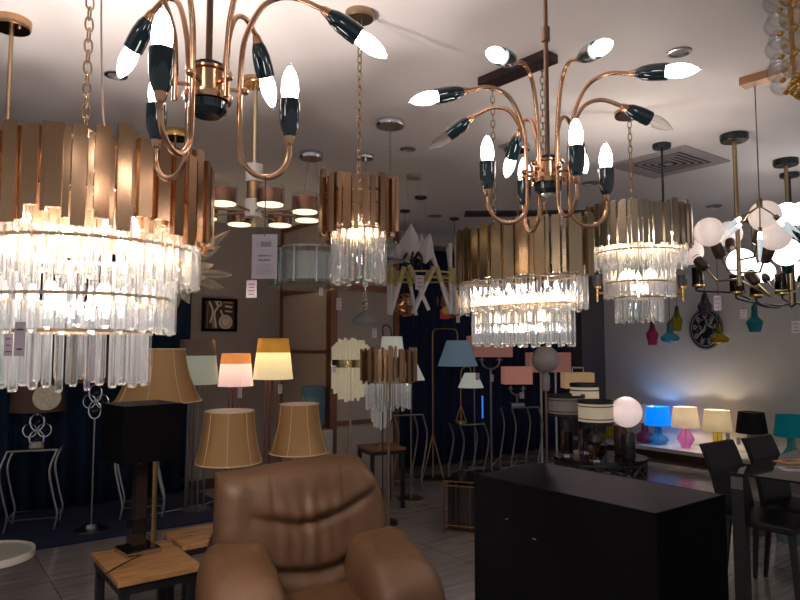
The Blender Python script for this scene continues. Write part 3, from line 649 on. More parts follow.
# clear glass ball chandelier, upper right corner (N)
c = P(820, 60, 2.35); c.z = P(800, 100, 2.35).z+.07
t = thing('glass_ball_chandelier', 'gold chandelier hung with columns of clear glass balls, cut by the upper right corner', 'chandelier', c)
N_R = .135; k = 2.35/F
for i in range(9):
    a = R(-118+40*i); x, y = N_R*math.cos(a), N_R*math.sin(a)
    for j in range(9):
        z = .035+.09*j+(.02 if i % 2 else 0); q = Vector((x, y, z))
        bm = BM(); sph(bm, q, .046, 18, 10, sc=(1, 1, .92)); g = obj('glass_ball', bm, CLEAR, t, True)
        bm = BM(); sph(bm, q-Vector((0, 0, .033))-Vector((x, y, 0))*.08, .012, 10, 6); obj('gold_bead', bm, GOLD, g, True)
    bm = BM(); tube(bm, [(x*.68, y*.68, 0), (x*.68, y*.68, .85)], .006, 6); obj('gold_rod', bm, GOLD, t)
bm = BM(); tube(bm, [(0, 0, 0), (0, 0, CEIL-c.z-.02)], .012, 8); lathe(bm, [(.0, .80), (.12, .80), (.12, .82), (0, .82)], 24); obj('stem', bm, GOLD, t)
canopy(t, r=.09, m=GOLD)
bm = BM()
for j in range(6):
    r = (.100, .094, .08, .06, .036, .0)[j]
    for i in range(max(1, int(2*PI*r/.018))): a = 2*PI*i/max(1, int(2*PI*r/.018)); sph(bm, (r*math.cos(a), r*math.sin(a), .0-.017*j), .0098, 8, 6)
obj('bead_cluster', bm, GOLD, t, True)
# brass arm chandelier behind the round crystal one (P)
SMOKE = glassmat('smoky_glass', (.22, .15, .11), .35, 1.4)
c = P(640, 293, 4.35); k = 4.35/F
t = thing('cup_chandelier', 'brass arm chandelier with grey cups showing both sides of the round crystal chandelier', 'chandelier', c)
bm = BM(); tube(bm, [(-43*k, 0, 0), (43*k, 0, 0)], .007, 8); obj('cross_arm', bm, GOLD, t); bm = BM(); tube(bm, [(0, -.25, 0), (0, .25, 0)], .007, 8); obj('cross_arm', bm, GOLD, t)
bm = BM(); tube(bm, [(26*k, 0, 0), (26*k, 0, CEIL-c.z-.02)], .008, 8); obj('rod', bm, BLACKM, t); canopy(t, 26*k, 0, r=.06, m=BLACKM)
for x, y in ((-43*k, 0), (43*k, 0), (0, .25)):
    bm = BM(); lathe(bm, [(0, -9*k), (1.3*k, -9*k), (1.4*k, 4*k), (3.6*k, 4.5*k), (3.6*k, 7*k), (0, 7*k)], 14, (x, y, 0)); cu = obj('cup_holder', bm, GOLD, t, True)
    bm = BM(); lathe(bm, [(3.4*k, 7*k), (4.6*k, 9*k), (4.6*k, 18*k), (4.2*k, 18*k), (4.2*k, 9*k), (3*k, 7*k)], 18, (x, y, 0), closed=True); obj('grey_cup', bm, mat('grey_cup', (.10, .10, .11), .4), cu, True)
# dark arm chandelier with smoky cups (Q)
c = P(795, 303, 5.1); k = 5.1/F
t = thing('smoky_cup_chandelier', 'chandelier with black curved arms and smoky copper glass cups under the white globes', 'chandelier', c)
bm = BM(); tube(bm, [(0, 0, -.02), (0, 0, CEIL-c.z-.02)], .008, 8); obj('rod', bm, BLACKM, t); canopy(t, r=.07, m=BLACKM)
for (x, y, w, h, dd) in ((737, 284, 6.5, 9, -.25), (782, 284, 7, 11, .35), (698, 277, 6, 10, .3), (757, 292, 6, 4, -.4), (848, 284, 6, 9, -.2), (890, 280, 6, 9, .2)):
    q = P(x, y, 5.1+dd)-c; b = q-Vector((0, 0, h*k))
    bm = BM(); tube(bm, spline([b, b-Vector((0, 0, 5*k)), (b.x*.6, b.y*.6, b.z-9*k), (b.x*.3, b.y*.3, -3*k), (0, 0, 0)], 6), .008, 8); ar = obj('arm', bm, BLACKM, t, True)
    bm = BM(); lathe(bm, [(0, 0), (w*k, 0), (w*k, h*2*k), ((w-.6)*k, h*2*k), ((w-.6)*k, 1*k), (0, 1*k)], 20, b); obj('smoky_cup', bm, SMOKE, ar, True)
    bm = BM(); lathe(bm, [(0, -2*k), (3*k, -2*k), ((w+.6)*k, 0), ((w+.6)*k, 1.6*k), (0, 1.6*k)], 20, b); obj('cup_holder', bm, GOLD, ar, True)
    bm = BM(); lathe(bm, [(0, 1*k), (2*k, 1*k), (2*k, h*1.2*k), (0, h*1.3*k)], 10, b); obj('lamp_socket', bm, BLACKM, ar, True)
# chrome canopy with chain at the centre: small crystal basket hidden behind the oval chandelier
p = onz(517, 145, CEIL); t = thing('basket_pendant', 'chrome ceiling canopy and fine chain going down behind the oval crystal chandelier', 'pendant light', (p.x, p.y, 1.95))
bm = BM(); chain(bm, (0, 0, .2), (0, 0, CEIL-1.97), .04, .016, .0016); obj('chain', bm, STEEL, t); canopy(t, r=.09, h=.04, m=CHROME)
bm = BM(); lathe(bm, [(0, .0), (.08, .03), (.1, .12), (.02, .2), (0, .2)], 16); obj('crystal_basket', bm, CLG, t)
def colglass(name, col): return glassmat(name, [min(1, c*.75+.25) if c > .3 else c*1.0+.10 for c in col], .45, 1.4, rough=.05, tw=.80)
# ------------------------------------------------------------------ coloured glass pendants (O)
def gpend(px, py, d, label, col, prof, k=None):
    c = P(px, py, d); k = d/F; m = colglass('glass_'+label.split()[0]+str(px), col)
    t = thing('glass_pendant', label, 'pendant light', c, 0, 'coloured glass pendants along the right wall')
    z1 = prof[-1][1]
    bm = BM(); lathe(bm, [(r*k, z*k) for r, z in prof]+[((r*.9)*k, z*k) for r, z in reversed(prof)], 7 if 'faceted' in label else 24, closed=True); obj('glass_shade', bm, m, t, 'faceted' not in label)
    bm = BM(); lathe(bm, [(0, (z1-10)*k), (1.8*k, (z1-10)*k), (1.8*k, (z1+1)*k), (0, (z1+3)*k)], 12); obj('lamp_holder', bm, BLACKM, t)
    bm = BM(); tube(bm, [(0, 0, z1*k), (0, 0, CEIL-c.z-.01)], .0035, 5); obj('cord', bm, BLACKM, t); canopy(t, r=.045, h=.03, m=BLACKM)
FAC = [(4, -11), (6.2, 0), (3.2, 5), (1.6, 12)]
DISC = [(2, -7), (8, -5), (9.2, -2), (8, 0), (3.2, 3.5), (2.8, 13)]
gpend(652.5, 334, 7.7, 'pink faceted glass pendant, lowest left of the coloured ones', (.85, .18, .42), FAC)
gpend(670, 336, 7.3, 'light blue glass pendant with a flat disc bottom', (.18, .62, .75), DISC)
gpend(677, 320, 8.2, 'yellow faceted glass pendant beside the light blue disc one', (.70, .62, .06), FAC)
gpend(705, 305, 7.1, 'smoky purple faceted glass pendant in front of the round wall plate', (.28, .22, .30), [(5, -10), (7.2, -1), (4, 4.5), (2.4, 11)])
gpend(719.5, 337, 7.3, 'yellow glass pendant with a flat disc bottom by the wall plate', (.66, .56, .05), DISC)
gpend(755, 322, 7.0, 'teal faceted glass pendant, rightmost of the coloured ones', (.05, .52, .58), [(5.2, -10), (8.2, 0), (3.2, 5.5), (2.8, 16)])
# price tags
price_tag(251.5, 289, 2.9, 10.5, 17.5, 'small lavender price tag just below the large one with the blue logo', P(251, 240, 2.9).z, 4)
for a in ((717.5, 303, 5.0, 7.5, 15, 'price tag hanging in front of the round wall plate'), (743.5, 314, 5.2, 7, 9, 'price tag left of the teal glass pendant'), (796, 327, 5, 9, 12, 'price tag at the right edge beside the teal pendant'),
          (399+20.5, 282.5, 5.6, 8.5, 14.5, 'price tag hanging on the yellow ring chandelier'), (410, 301, 6.2, 5, 8, 'tiny price tag in front of the orange flake pendant'), (458, 319, 6.5, 3.5, 7, 'tiny price tag under the brown flake pendant'),
          (339, 304, 4.9, 5, 12, 'price tag in front of the copper framed panel, left of the glass dome'), (321, 291.5, 4.4, 4, 8, 'price tag under the rim of the glass drum chandelier'),
          (374.5, 333, 4.8, 4.5, 9, 'price tag at the right side of the glass dome pendant')):
    price_tag(*a[:6], P(a[0], a[1]-40, a[2]).z, 3)
price_tag(8.5, 345, 1.62, 9, 22, 'left white price tag among the lowest crystals of the largest chandelier', P(8, 300, 1.62).z, 3)
price_tag(20, 339, 1.60, 11, 34, 'taller white price tag among the lowest crystals of the largest chandelier', P(20, 300, 1.6).z, 2)
price_tag(561, 209, 1.5, 5, 35, 'narrow white price tag hanging under the central green socket chandelier', P(561, 183, 1.5).z, 4, rz=1.2)
# ------------------------------------------------------------------ lamps standing about
CREAM = mat('cream_shade', (.75, .62, .50), .8, transl=.5, emit=.12, ecol=(1, .78, .55))
def shade(t, r0, z0, r1, z1, m, c=(0, 0), seg=36, name='lamp_shade', inner=None, th=.003):
    bm = BM(); lathe(bm, [(r0, z0), (r1, z1), (r1-th, z1), (r0-th, z0)], seg, (c[0], c[1], 0), closed=True); return obj(name, bm, m, t, True)
def spider(t, r, z, s=None):
    bm = BM()
    for a in (0, 2.1, 4.2): tube(bm, [(0, 0, z), (r*math.cos(a), r*math.sin(a), z)], .002, 5)
    obj('shade_ring', bm, BRASSD, s or t)
def table_lamp_glass(px, pyt, pyb, d, wt, wb, label, col, pat, vase, vcol, ybase, lit=.0, open_=False):
    """vase lamp on the low white shelf"""
    k = d/F; c = P(px, ybase, d); c.z = .185; t = thing('vase_lamp', label, 'table lamp', c, 0, 'coloured vase lamps on the low white shelf')
    zt_ = (P(px, pyt, d).z-c.z); zb_ = P(px, pyb, d).z-c.z
    m = mat('shade_'+str(px), col, .8, transl=.35, emit=lit, ecol=pat)
    shade(t, wb/2*k, zb_, wt/2*k, zt_, m)
    vm = colglass('vase_'+str(px), vcol); h = zb_-.01
    pr = {'r': [(.35, 0), (.9, .06), (1.2, .25), (1.0, .42), (.42, .55), (.36, 1)], 'd': [(.45, 0), (.55, .08), (1.0, .42), (.95, .52), (.5, .85), (.4, 1)], 'b': [(.7, 0), (1.1, .15), (1.0, .3), (.45, .6), (.4, 1)], 's': [(.5, 0), (.55, .3), (.5, 1)]}[vase]
    w = 9.8*k; bm = BM(); lathe(bm, [(0, 0)]+[(r*w*.85, z*h) for r, z in pr]+[(0, h)], 24); obj('glass_vase', bm, vm, t, True)
    bm = BM(); tube(bm, [(0, 0, .01), (0, 0, h)], .004, 6); obj('stem', bm, CHROME, t)
    bm = BM(); lathe(bm, [(0, h-.005), (.02, h-.005), (.02, h+.06), (0, h+.06)], 12); obj('bulb_holder', bm, CHROME, t)
    spider(t, wt/2*k, zt_-.01)
    return t, (zt_+zb_)/2
# low white shelf along the right wall
WALLB0 = .35
bm = BM(); obox(bm, L(A1-.28, 3.2, .155), U, V, (.55, 5.4, .05)); sh = thing('display_shelf', 'long low white shelf along the right wall carrying the coloured lamps', 'shelf', L(A1-.28, 3.2, 0))
sh.rotation_euler = (0, 0, 0); o = obj('top_board', bm, mat('white_shelf', (.55, .53, .52), .35), sh); o.location = -sh.location
bm = BM(); obox(bm, L(A1-.20, 3.2, .066), U, V, (.35, 5.3, .13)); o = obj('plinth', bm, WOODD, sh); o.location = -sh.location
def lampd(px):   # distance where the middle of the shelf lies behind a pixel column
    k = (px-400)/F*.9975; # solve X = k*Y on the line L(A1-.28, s)
    p = L(A1-.28, 0); s = (k*p.y-p.x)/(V.x-k*V.y); return (p+V*s).y
lamps = [(645, 405, 422, 17, 22, 'white lamp with a rose red vase, half behind the white globe lamp', (.62, .58, .55), (1, .9, .8), 'r', (.7, .12, .2), .10),
         (658.5, 406.5, 425, 21, 26, 'table lamp with a glowing bright blue shade and blue vase', (.02, .28, .75), (.0, .36, 1), 'r', (.12, .5, .75), .75),
         (686, 407, 427, 22, 27, 'table lamp with a cream shade and pink glass vase', (.66, .58, .48), (1, .84, .66), 'd', (.85, .30, .62), .22),
         (718, 410, 430.5, 23, 28, 'table lamp with a cream shade and yellow glass stem', (.60, .53, .40), (1, .84, .60), 's', (.80, .65, .05), .22),
         (752.5, 412, 433, 23.5, 29, 'table lamp with a black shade behind the second black chair', (.02, .018, .02), (1, .8, .6), 's', (.4, .4, .4), .0),
         (791.5, 415, 436, 25, 30, 'table lamp with a teal shade and teal vase at the right edge', (.0, .17, .21), (.0, .5, .55), 'b', (.08, .55, .55), .10)]
for px, a, b, wt, wb, lab, col, ec, v, vc, lit in lamps:
    d = lampd(px); t, zm = table_lamp_glass(px, a, b, d, wt, wb, lab, col, ec, v, vc, b+18, lit)
    if px in (718, 686): plight(t, (0, 0, zm+.02), 4.5, (1, .85, .65))
    if px == 658.5: plight(t, (0, 0, zm+.06), 4, (.35, .6, 1))
    if px == 752.5: plight(t, (0, 0, zm), 1.0, (1, .85, .7))
t, zm = table_lamp_glass(612, 412, 424, lampd(612), 16, 20, 'white lamp with a yellow glass vase behind the banded drum lamps', (.55, .5, .45), (1, .9, .8), 'b', (.75, .62, .04), 440, .05)
for a_ in ((728, 437, 'grey price tag hanging from the cream shade over the yellow stem'), (738.5, 441, 'grey price tag hanging at the left of the black lamp shade'), (778, 443, 'grey price tag hanging at the left of the teal lamp shade')):
    d_ = lampd(a_[0])-.25; price_tag(a_[0], a_[1], d_, 4, 7, a_[2], P(a_[0], a_[1]-9, d_).z, 2)
# wall plate
s = .0; pl = L(A1-.03, 2.05, 0)
def wall_at(px, off=.03):
    k = (px-400)/F*.9975; p = L(A1-off, 0); s = (k*p.y-p.x)/(V.x-k*V.y); return p+V*s
q = wall_at(706); q = P(706, 329, q.y)
t = thing('wall_plate', 'round black and silver relief plate with bird pattern hung on the right wall', 'wall decoration', q, RU-PI/2)
# local axes: x along the wall (V), -y ... plate normal towards the room (-U)
rr = .275; DKP = mat('plate_black', (.012, .012, .018), .4); SV = mat('plate_silver', (.34, .34, .37), .35, .4)
E = mat('plate_rim', (.05, .05, .06), .4)
bm = BM(); lathe(bm, [(0, 0), (rr, 0), (rr, .018), (rr*.8, .02), (0, .012)], 48, axis=(0, -1, 0)); b_ = obj('plate', bm, DKP, t, True)
bm = BM()
for r in (rr*.96, rr*.82): tube(bm, [(r*math.cos(2*PI*i/48), -.02, r*math.sin(2*PI*i/48)) for i in range(49)], .008, 6, cap=False)
rnd = random.Random(5)
for i in range(9):
    a = 2*PI*i/9+.2; cx, cz = rr*.64*math.cos(a), rr*.64*math.sin(a)
    for j in range(5):
        b = 2*PI*j/5; sph(bm, (cx+.024*math.cos(b), -.018, cz+.024*math.sin(b)), .016, 8, 5, sc=(1, .4, 1))
for ox, oz, m_ in ((-.045, -.03, 1), (.06, .05, -1)):
    tube(bm, [(ox-.07*m_, -.02, oz-.05), (ox-.03*m_, -.024, oz-.02), (ox+.02*m_, -.024, oz+.01), (ox+.05*m_, -.02, oz+.02)], .01, 6, radii=[.003, .016, .02, .006])
    tube(bm, [(ox-.01*m_, -.02, oz), (ox-.03*m_, -.022, oz+.05), (ox-.06*m_, -.02, oz+.09)], .01, 6, radii=[.012, .02, .003])
    tube(bm, [(ox+.01*m_, -.02, oz), (ox+.04*m_, -.022, oz+.05), (ox+.045*m_, -.02, oz+.10)], .01, 6, radii=[.012, .018, .003])
for i in range(14):
    a = 2*PI*i/14; tube(bm, [(rr*.46*math.cos(a), -.018, rr*.46*math.sin(a)), (rr*.5*math.cos(a+.3), -.02, rr*.5*math.sin(a+.3))], .008, 5, radii=[.003, .010])
obj('relief', bm, SV, t, True); t.rotation_euler = (0, 0, math.atan2(V.y, V.x)); t.scale = (.84, 1, 1)
# picture on the grey wall
def gwall_at(px, off=.02):
    k = (px-400)/F*.9975; p = L(0, off); s = (k*p.y-p.x)/(U.x-k*U.y); return p+U*s
q = gwall_at(219.5); q = P(219.5, 315, q.y); k = q.y/F
t = thing('framed_picture', 'small square abstract picture in a black frame on the grey wall', 'picture', q, RU)
W, H = 18*k, 16.5*k
bm = BM()
for x, z, w, h in ((-W+.015, 0, .03, 2*H), (W-.015, 0, .03, 2*H), (0, H-.015, 2*W, .03), (0, -H+.015, 2*W, .03)): box(bm, (x, -.01, z), (w, .03, h))
obj('frame', bm, mat('black_frame', (.006, .005, .006), .7, spec=.1), t); pw = [mat('pic_dark', (.05, .035, .03), .6, var=.6, vscale=20), mat('pic_cream', (.62, .55, .44), .6), mat('pic_ochre', (.42, .25, .06), .6), mat('pic_grey', (.14, .14, .15), .6)]
bm = BM(); box(bm, (0, 0, 0), (2*W-.05, .006, 2*H-.05)); obj('canvas', bm, pw[0], t)
bm = BM(); Y = -.006
def seg(pts, r, mi): tube(bm, spline([(x*W, Y, z*H) for x, z in pts], 5), r*W, 6, mi=mi)
seg([(-.65, .7), (-.7, .0), (-.72, -.8)], .035, 3); seg([(-.6, .8), (-.4, .2), (-.55, -.5)], .05, 1); seg([(-.25, .85), (-.1, .5), (-.3, .1), (-.2, -.8)], .06, 1)
seg([(-.42, -.1), (-.36, -.8)], .05, 2); seg([(.3, .55), (.7, .5)], .06, 1); seg([(.3, .25), (.7, .22)], .04, 1); seg([(.2, .8), (.75, .78)], .06, 2); seg([(.05, .3), (.2, -.1)], .05, 1)
lathe(bm, [(0, 0), (.40*W, 0), (.40*W, .004), (0, .004)], 28, (.35*W, -.002, -.42*H), (0, -1, 0), mi=1); lathe(bm, [(.25*W, 0), (.28*W, 0), (.28*W, .007), (.25*W, .007)], 28, (.35*W, -.002, -.42*H), (0, -1, 0), mi=3, closed=True)
lathe(bm, [(.10*W, 0), (.17*W, 0), (.17*W, .006), (.10*W, .006)], 20, (-.05*W, -.002, .68*H), (0, -1, 0), mi=1, closed=True)
obj('painting', bm, pw, t)
# floor lamps with two-tone shades against the grey wall
def two_tone(px, yt, ys, yb, d, wt, wb, label, topm, botm, legm, legs, light, gy):
    k = d/F; g = P(px, yb, d); t = thing('floor_lamp', label, 'floor lamp', (g.x, g.y, 0)); Z = lambda y: P(px, y, d).z
    f = (Z(ys)-Z(yb))/(Z(yt)-Z(yb)); rm = (wb+(wt-wb)*f)/2*k
    shade(t, wb/2*k, Z(yb), rm, Z(ys), botm, name='lamp_shade'); shade(t, rm, Z(ys), wt/2*k, Z(yt), topm, name='shade_band')
    spider(t, wt/2*k, Z(yt)-.01)
    for i in range(legs):
        a = 2*PI*i/legs+.6; r = wb*.22*k
        bm = BM(); tube(bm, [(r*math.cos(a), r*math.sin(a), .02), (r*.8*math.cos(a), r*.8*math.sin(a), Z(yb)+.06)], .011, 8); obj('leg', bm, legm, t, True)
    bm = BM(); lathe(bm, [(0, 0), (wb*.36*k, 0), (wb*.36*k, .02), (0, .025)], 28); obj('base', bm, legm, t, True)
    bm = BM(); sph(bm, (0, 0, (Z(yt)+Z(yb))/2), .035, 12, 8); obj('bulb', bm, mat('warm_bulb', (1, .9, .7), .4, emit=4, ecol=(1, .8, .55)), t, True)
    if light: plight(t, (0, 0, (Z(yt)+Z(yb))/2+.06), light, (1, .78, .50), .04)
    return t
two_tone(197, 339.5, 355.5, 384, 6.15, 33, 42, 'floor lamp with dim white shade and brown band, beside the curtain', mat('brown_sheer', (.34, .25, .22), .7, transl=.4), mat('shade_dim_white', (.58, .60, .52), .8, transl=.4, emit=.16, ecol=(1, 1, .8)), STEEL, 4, 0, 510)
two_tone(235.5, 353.5, 363.5, 386, 6.3, 28, 34.5, 'shorter floor lamp with lit pink-white shade and orange band, middle of the three', mat('orange_band', (.62, .36, .16), .7, transl=.4, emit=.22, ecol=(1, .60, .28)), mat('shade_pink_white', (.80, .66, .62), .8, transl=.45, emit=.50, ecol=(1, .82, .80)), COPF, 4, 4.5, 500)
two_tone(273, 338.5, 352.5, 379, 6.35, 30, 39.5, 'tallest floor lamp with lit cream shade and ochre band, by the copper framed panel', mat('ochre_band', (.50, .36, .12), .7, transl=.4, emit=.06, ecol=(1, .62, .12)), mat('shade_warm_cream', (.78, .70, .48), .8, transl=.45, emit=.46, ecol=(1, .93, .70)), COPF, 4, 6, 500)
price_tag(240, 389+4, 6.0, 4, 10, 'price tag under the middle two-tone floor lamp', P(240, 380, 6).z, 3); price_tag(280, 389, 6.1, 4.5, 9, 'price tag under the tallest two-tone floor lamp', P(280, 375, 6.1).z, 3)
# silver reading lamp base
g = onz(187, 511, .0); t = thing('floor_lamp', 'slim chrome pole on a round chrome base behind the slatted bench', 'floor lamp', (g.x, g.y, 0))
bm = BM(); lathe(bm, [(0, 0), (.14, 0), (.14, .012), (0, .02)], 32); obj('base', bm, STEEL, t, True)
bm = BM(); tube(bm, [(0, 0, .01), (0, 0, 1.25)], .010, 8); tube(bm, [(-.06, 0, .28), (.03, 0, .28)], .005, 6); obj('pole', bm, STEEL, t, True)
bm = BM(); lathe(bm, [(.035, 1.15), (.055, 1.33), (.052, 1.33), (.03, 1.15)], 20, closed=True); obj('lamp_shade', bm, STEEL, t, True)
# water dispenser
g = P(313, 430, 6.62); t = thing('water_dispenser', 'white water dispenser with a blue bottle on top beside the copper framed panel', 'water dispenser', (g.x, g.y, 0), RU-PI/2); k = 6.62/F; Z = lambda y: P(313, y, 6.62).z
bm = BM(); box(bm, (0, 0, Z(429)/2), (.30, .30, Z(429)), bevel=.02); obj('body', bm, mat('white_plastic', (.42, .39, .40), .4), t)
zb = Z(429); bm = BM(); lathe(bm, [(0, 0), (.05, 0), (.12, .05), (.125, .12), (.118, .15), (.125, .18), (.125, .30), (.118, .32), (.128, .35), (.125, .41), (.10, .43), (0, .43)], 28, (0, 0, zb)); obj('water_bottle', bm, mat('blue_bottle', (.10, .20, .28), .2, trans=.3), t, True)
bm = BM(); box(bm, (0, -.155, zb-.18), (.18, .02, .14)); obj('tap_recess', bm, mat('grey_plastic', (.15, .15, .16), .4), t)
for s in (-.04, .04):
    bm = BM(); box(bm, (s, -.17, zb-.15), (.02, .03, .03)); obj('tap', bm, mat('red_tap' if s > 0 else 'blue_tap', (.5, .03, .03) if s > 0 else (.03, .1, .5), .4), t)
# white glass rod lamps
OPR = mat('opal_glass_rod', (.70, .64, .50), .3, transl=.4, emit=.16, ecol=(1, .90, .66))
def rod_cluster(t, c, r, n, zt_, zb_, jt, w, m, seed=1, name='glass_rod'):
    rnd = random.Random(seed)
    for i in range(n):
        a = 2*PI*i/n; f = abs(math.cos(a)); q = Vector((r*math.cos(a), r*math.sin(a), 0))
        bm = BM(); t1 = zt_-jt*.9*f**3-rnd.uniform(0, .35)*jt; b1 = zb_+jt*1.5*f**3+rnd.uniform(0, .6)*jt
        tube(bm, [q+Vector((0, 0, b1)), q+Vector((0, 0, t1))], w, 7); obj(name, bm, m, t, True)
d = 4.9; k = d/F; g = P(350.5, 370, d); t = thing('glass_rod_floor_lamp', 'floor lamp of creamy glass rods with a brass belt on a thin pole', 'floor lamp', (g.x, g.y, 0)); Z = lambda y: P(350, y, d).z
rod_cluster(t, None, 17.5*k, 32, Z(337), Z(403), 10*k, 1.5*k, OPR)
bm = BM(); lathe(bm, [(19.5*k, Z(367)), (19.5*k, Z(359.5)), (18.6*k, Z(359.5)), (18.6*k, Z(367))], 36, closed=True); obj('belt', bm, mat('dark_gold', (.35, .26, .12), .25, 1.), t, True)
bm = BM(); tube(bm, [(0, 0, .01), (0, 0, Z(360))], .009, 8); obj('pole', bm, BRASSD, t); bm = BM(); lathe(bm, [(0, 0), (.14, 0), (.14, .015), (0, .02)], 28); obj('base', bm, BRASSD, t, True)
price_tag(334, 369, 4.7, 4.5, 7, 'price tag hanging on the glass rod floor lamp', P(334, 362, 4.7).z, 3)
# brass bar and crystal floor lamp
d = 4.15; g = P(388.5, 365, d); t = thing('crystal_floor_lamp', 'floor lamp with brown brass bars over dark crystals, behind the leather armchair', 'floor lamp', (g.x, g.y, 0)); Z = lambda y: P(388, y, d).z
crystal_set(t, .17, .17, (34, Z(349), Z(382), .014, .024), [(-.03, 26, Z(380), Z(409), .015)], [(-.02, Z(360)), (-.035, Z(382))], 21, bmat=mat('brown_brass_bar', (.24, .14, .08), .35, .9), jt=.012, jb=.015)
bm = BM(); tube(bm, [(0, 0, .01), (0, 0, Z(360))], .010, 8); obj('pole', bm, mat('pole_bronze', (.22, .14, .09), .35, .8), t); bm = BM(); lathe(bm, [(0, 0), (.15, 0), (.15, .015), (0, .02)], 28); obj('base', bm, BRASSD, t, True)
inner_bulbs(t, [(-.11, -.08, Z(368))], mat('amber_lamp', (1, .7, .3), .3, emit=5, ecol=(1, .6, .22)), r=.012)
# white arm lamp behind
d = 5.6; k = d/F; g = P(392, 345, d); t = thing('arm_floor_lamp', 'arched black floor lamp with a white drum shade just above the brass bar lamp', 'floor lamp', (g.x-.08, g.y, 0)); Z = lambda y: P(392, y, d).z
SW = mat('plain_white_shade', (.62, .62, .57), .8, transl=.4, emit=.22, ecol=(1, 1, .9))
shade(t, 12.5*k, Z(357), 10*k, Z(336.5), SW, c=(.08, 0)); bm = BM(); tube(bm, spline([(0, .1, .02), (0, .1, Z(350)), (.0, .08, Z(327)), (.06, .02, Z(327)), (.08, 0, Z(337))], 5), .006, 6); obj('pole', bm, BLACKM, t, True)
bm = BM(); lathe(bm, [(0, 0), (.13, 0), (.13, .015), (0, .02)], 28, (0, .1, 0)); obj('base', bm, BLACKM, t, True)
d = 6.6; k = d/F; g = P(411, 372, d); t = thing('floor_lamp', 'floor lamp with a white cone shade peeping out right of the brass bar lamp', 'floor lamp', (g.x, g.y, 0)); Z = lambda y: P(411, y, d).z
shade(t, 14*k, Z(380), 5.5*k, Z(362), SW); bm = BM(); tube(bm, [(0, 0, .01), (0, 0, Z(364))], .008, 8); obj('pole', bm, BRASSD, t); bm = BM(); lathe(bm, [(0, 0), (.13, 0), (.13, .015), (0, .02)], 28); obj('base', bm, BRASSD, t, True)
# wooden side table with small white rod lamp
g = onz(381, 446, .56); t = thing('side_table', 'small square side table with red-brown wooden top and black legs behind the armchair', 'table', (g.x, g.y, 0), RU-.2); d = g.y
bm = BM(); box(bm, (0, 0, .55), (.36, .36, .025), bevel=.003); obj('table_top', bm, WOODR, t); bm = BM(); box(bm, (0, 0, .52), (.34, .34, .035)); obj('apron', bm, BLACKM, t)
for sx in (-1, 1):
    for sy in (-1, 1): bm = BM(); box(bm, (sx*.155, sy*.155, .26), (.032, .032, .52)); obj('leg', bm, BLACKM, t)
k = d/F; c = Vector((g.x, g.y, .5625)); t = thing('glass_rod_table_lamp', 'small table lamp of white glass rods on the red-brown side table', 'table lamp', c); Z = lambda y: P(382, y, d).z-c.z
rod_cluster(t, None, 9*k, 16, Z(402), Z(429), 5*k, 1.3*k, mat('white_glass_rod', (.55, .53, .50), .3, transl=.4, emit=.10, ecol=(1, .95, .9)), 3)
bm = BM(); tube(bm, [(0, 0, 0), (0, 0, Z(405))], .006, 8); lathe(bm, [(0, 0), (.06, 0), (.06, .02), (0, .025)], 20); obj('stand', bm, BRASSD, t, True); bm = BM(); tube(bm, [(0, 0, Z(405)), (0, 0, Z(411))], 7.5*k, 14); obj('top_plate', bm, BRASSD, t)
# ------------------------------------------------------------------ S-leg chrome tables
def s_table(px, pyf, d, w, dep, h, label, mtop=BLACKM, rz=RU-.3, z0f=.0, flip=1, m=STEEL):
    g = P(px, pyf, d); t = thing('display_table', label, 'table', (g.x, g.y, z0f), rz)
    bm = BM(); box(bm, (0, 0, h-.008), (w, dep, .014)); obj('glass_top', bm, mat('dark_glass_top', (.02, .02, .025), .08), t)
    bm = BM()
    for a, b in (((-1, -1), (1, -1)), ((1, -1), (1, 1)), ((1, 1), (-1, 1)), ((-1, 1), (-1, -1))):
        tube(bm, [(a[0]*w/2, a[1]*dep/2, h-.015), (b[0]*w/2, b[1]*dep/2, h-.015)], .009, 8)
    obj('top_frame', bm, m, t)
    for sx in (-1, 1):
        for sy in (-1, 1):
            x = sx*w/2; y = sy*dep/2; bm = BM()
            tube(bm, spline([(x, y, h-.015), (x-.045*flip*sx*.0-.05*flip, y, h*.72), (x-.02*flip, y, h*.42), (x+.015*flip, y, h*.18), (x, y, 0)], 6), .011, 8); obj('leg', bm, m, t, True)
    bm = BM()
    for sy in (-1, 1): tube(bm, [(-w/2+.01*flip, sy*dep/2, h*.14), (w/2+.01*flip, sy*dep/2, h*.14)], .007, 6)
    for sx in (-1, 1): tube(bm, [(sx*w/2+.01*flip, -dep/2, h*.14), (sx*w/2+.01*flip, dep/2, h*.14)], .007, 6)
    obj('lower_frame', bm, m, t); return t
s_table(33, 525, 5.55, .36, .30, .655, 'black topped display table with curved steel legs at the left, under the medallion lamp', z0f=.016, m=mat('table_steel', (.42, .40, .40), .28, 1.))
s_table(142, 505, 5.95, .34, .28, .66, 'display table with curved steel legs behind the black square lamp', z0f=.016, m=mat('table_steel', (.42, .40, .40), .28, 1.))
s_table(404, 492, 7.1, .32, .28, .80, 'tall display table with curved steel legs right of the red-brown side table', flip=-1)
s_table(467, 480, 7.45, .30, .28, .66, 'display table with curved steel legs right of the blue floor lamp', flip=-1)
s_table(520, 470, 7.95, .36, .28, .80, 'display table with curved steel legs under the pink table lamp', flip=-1)
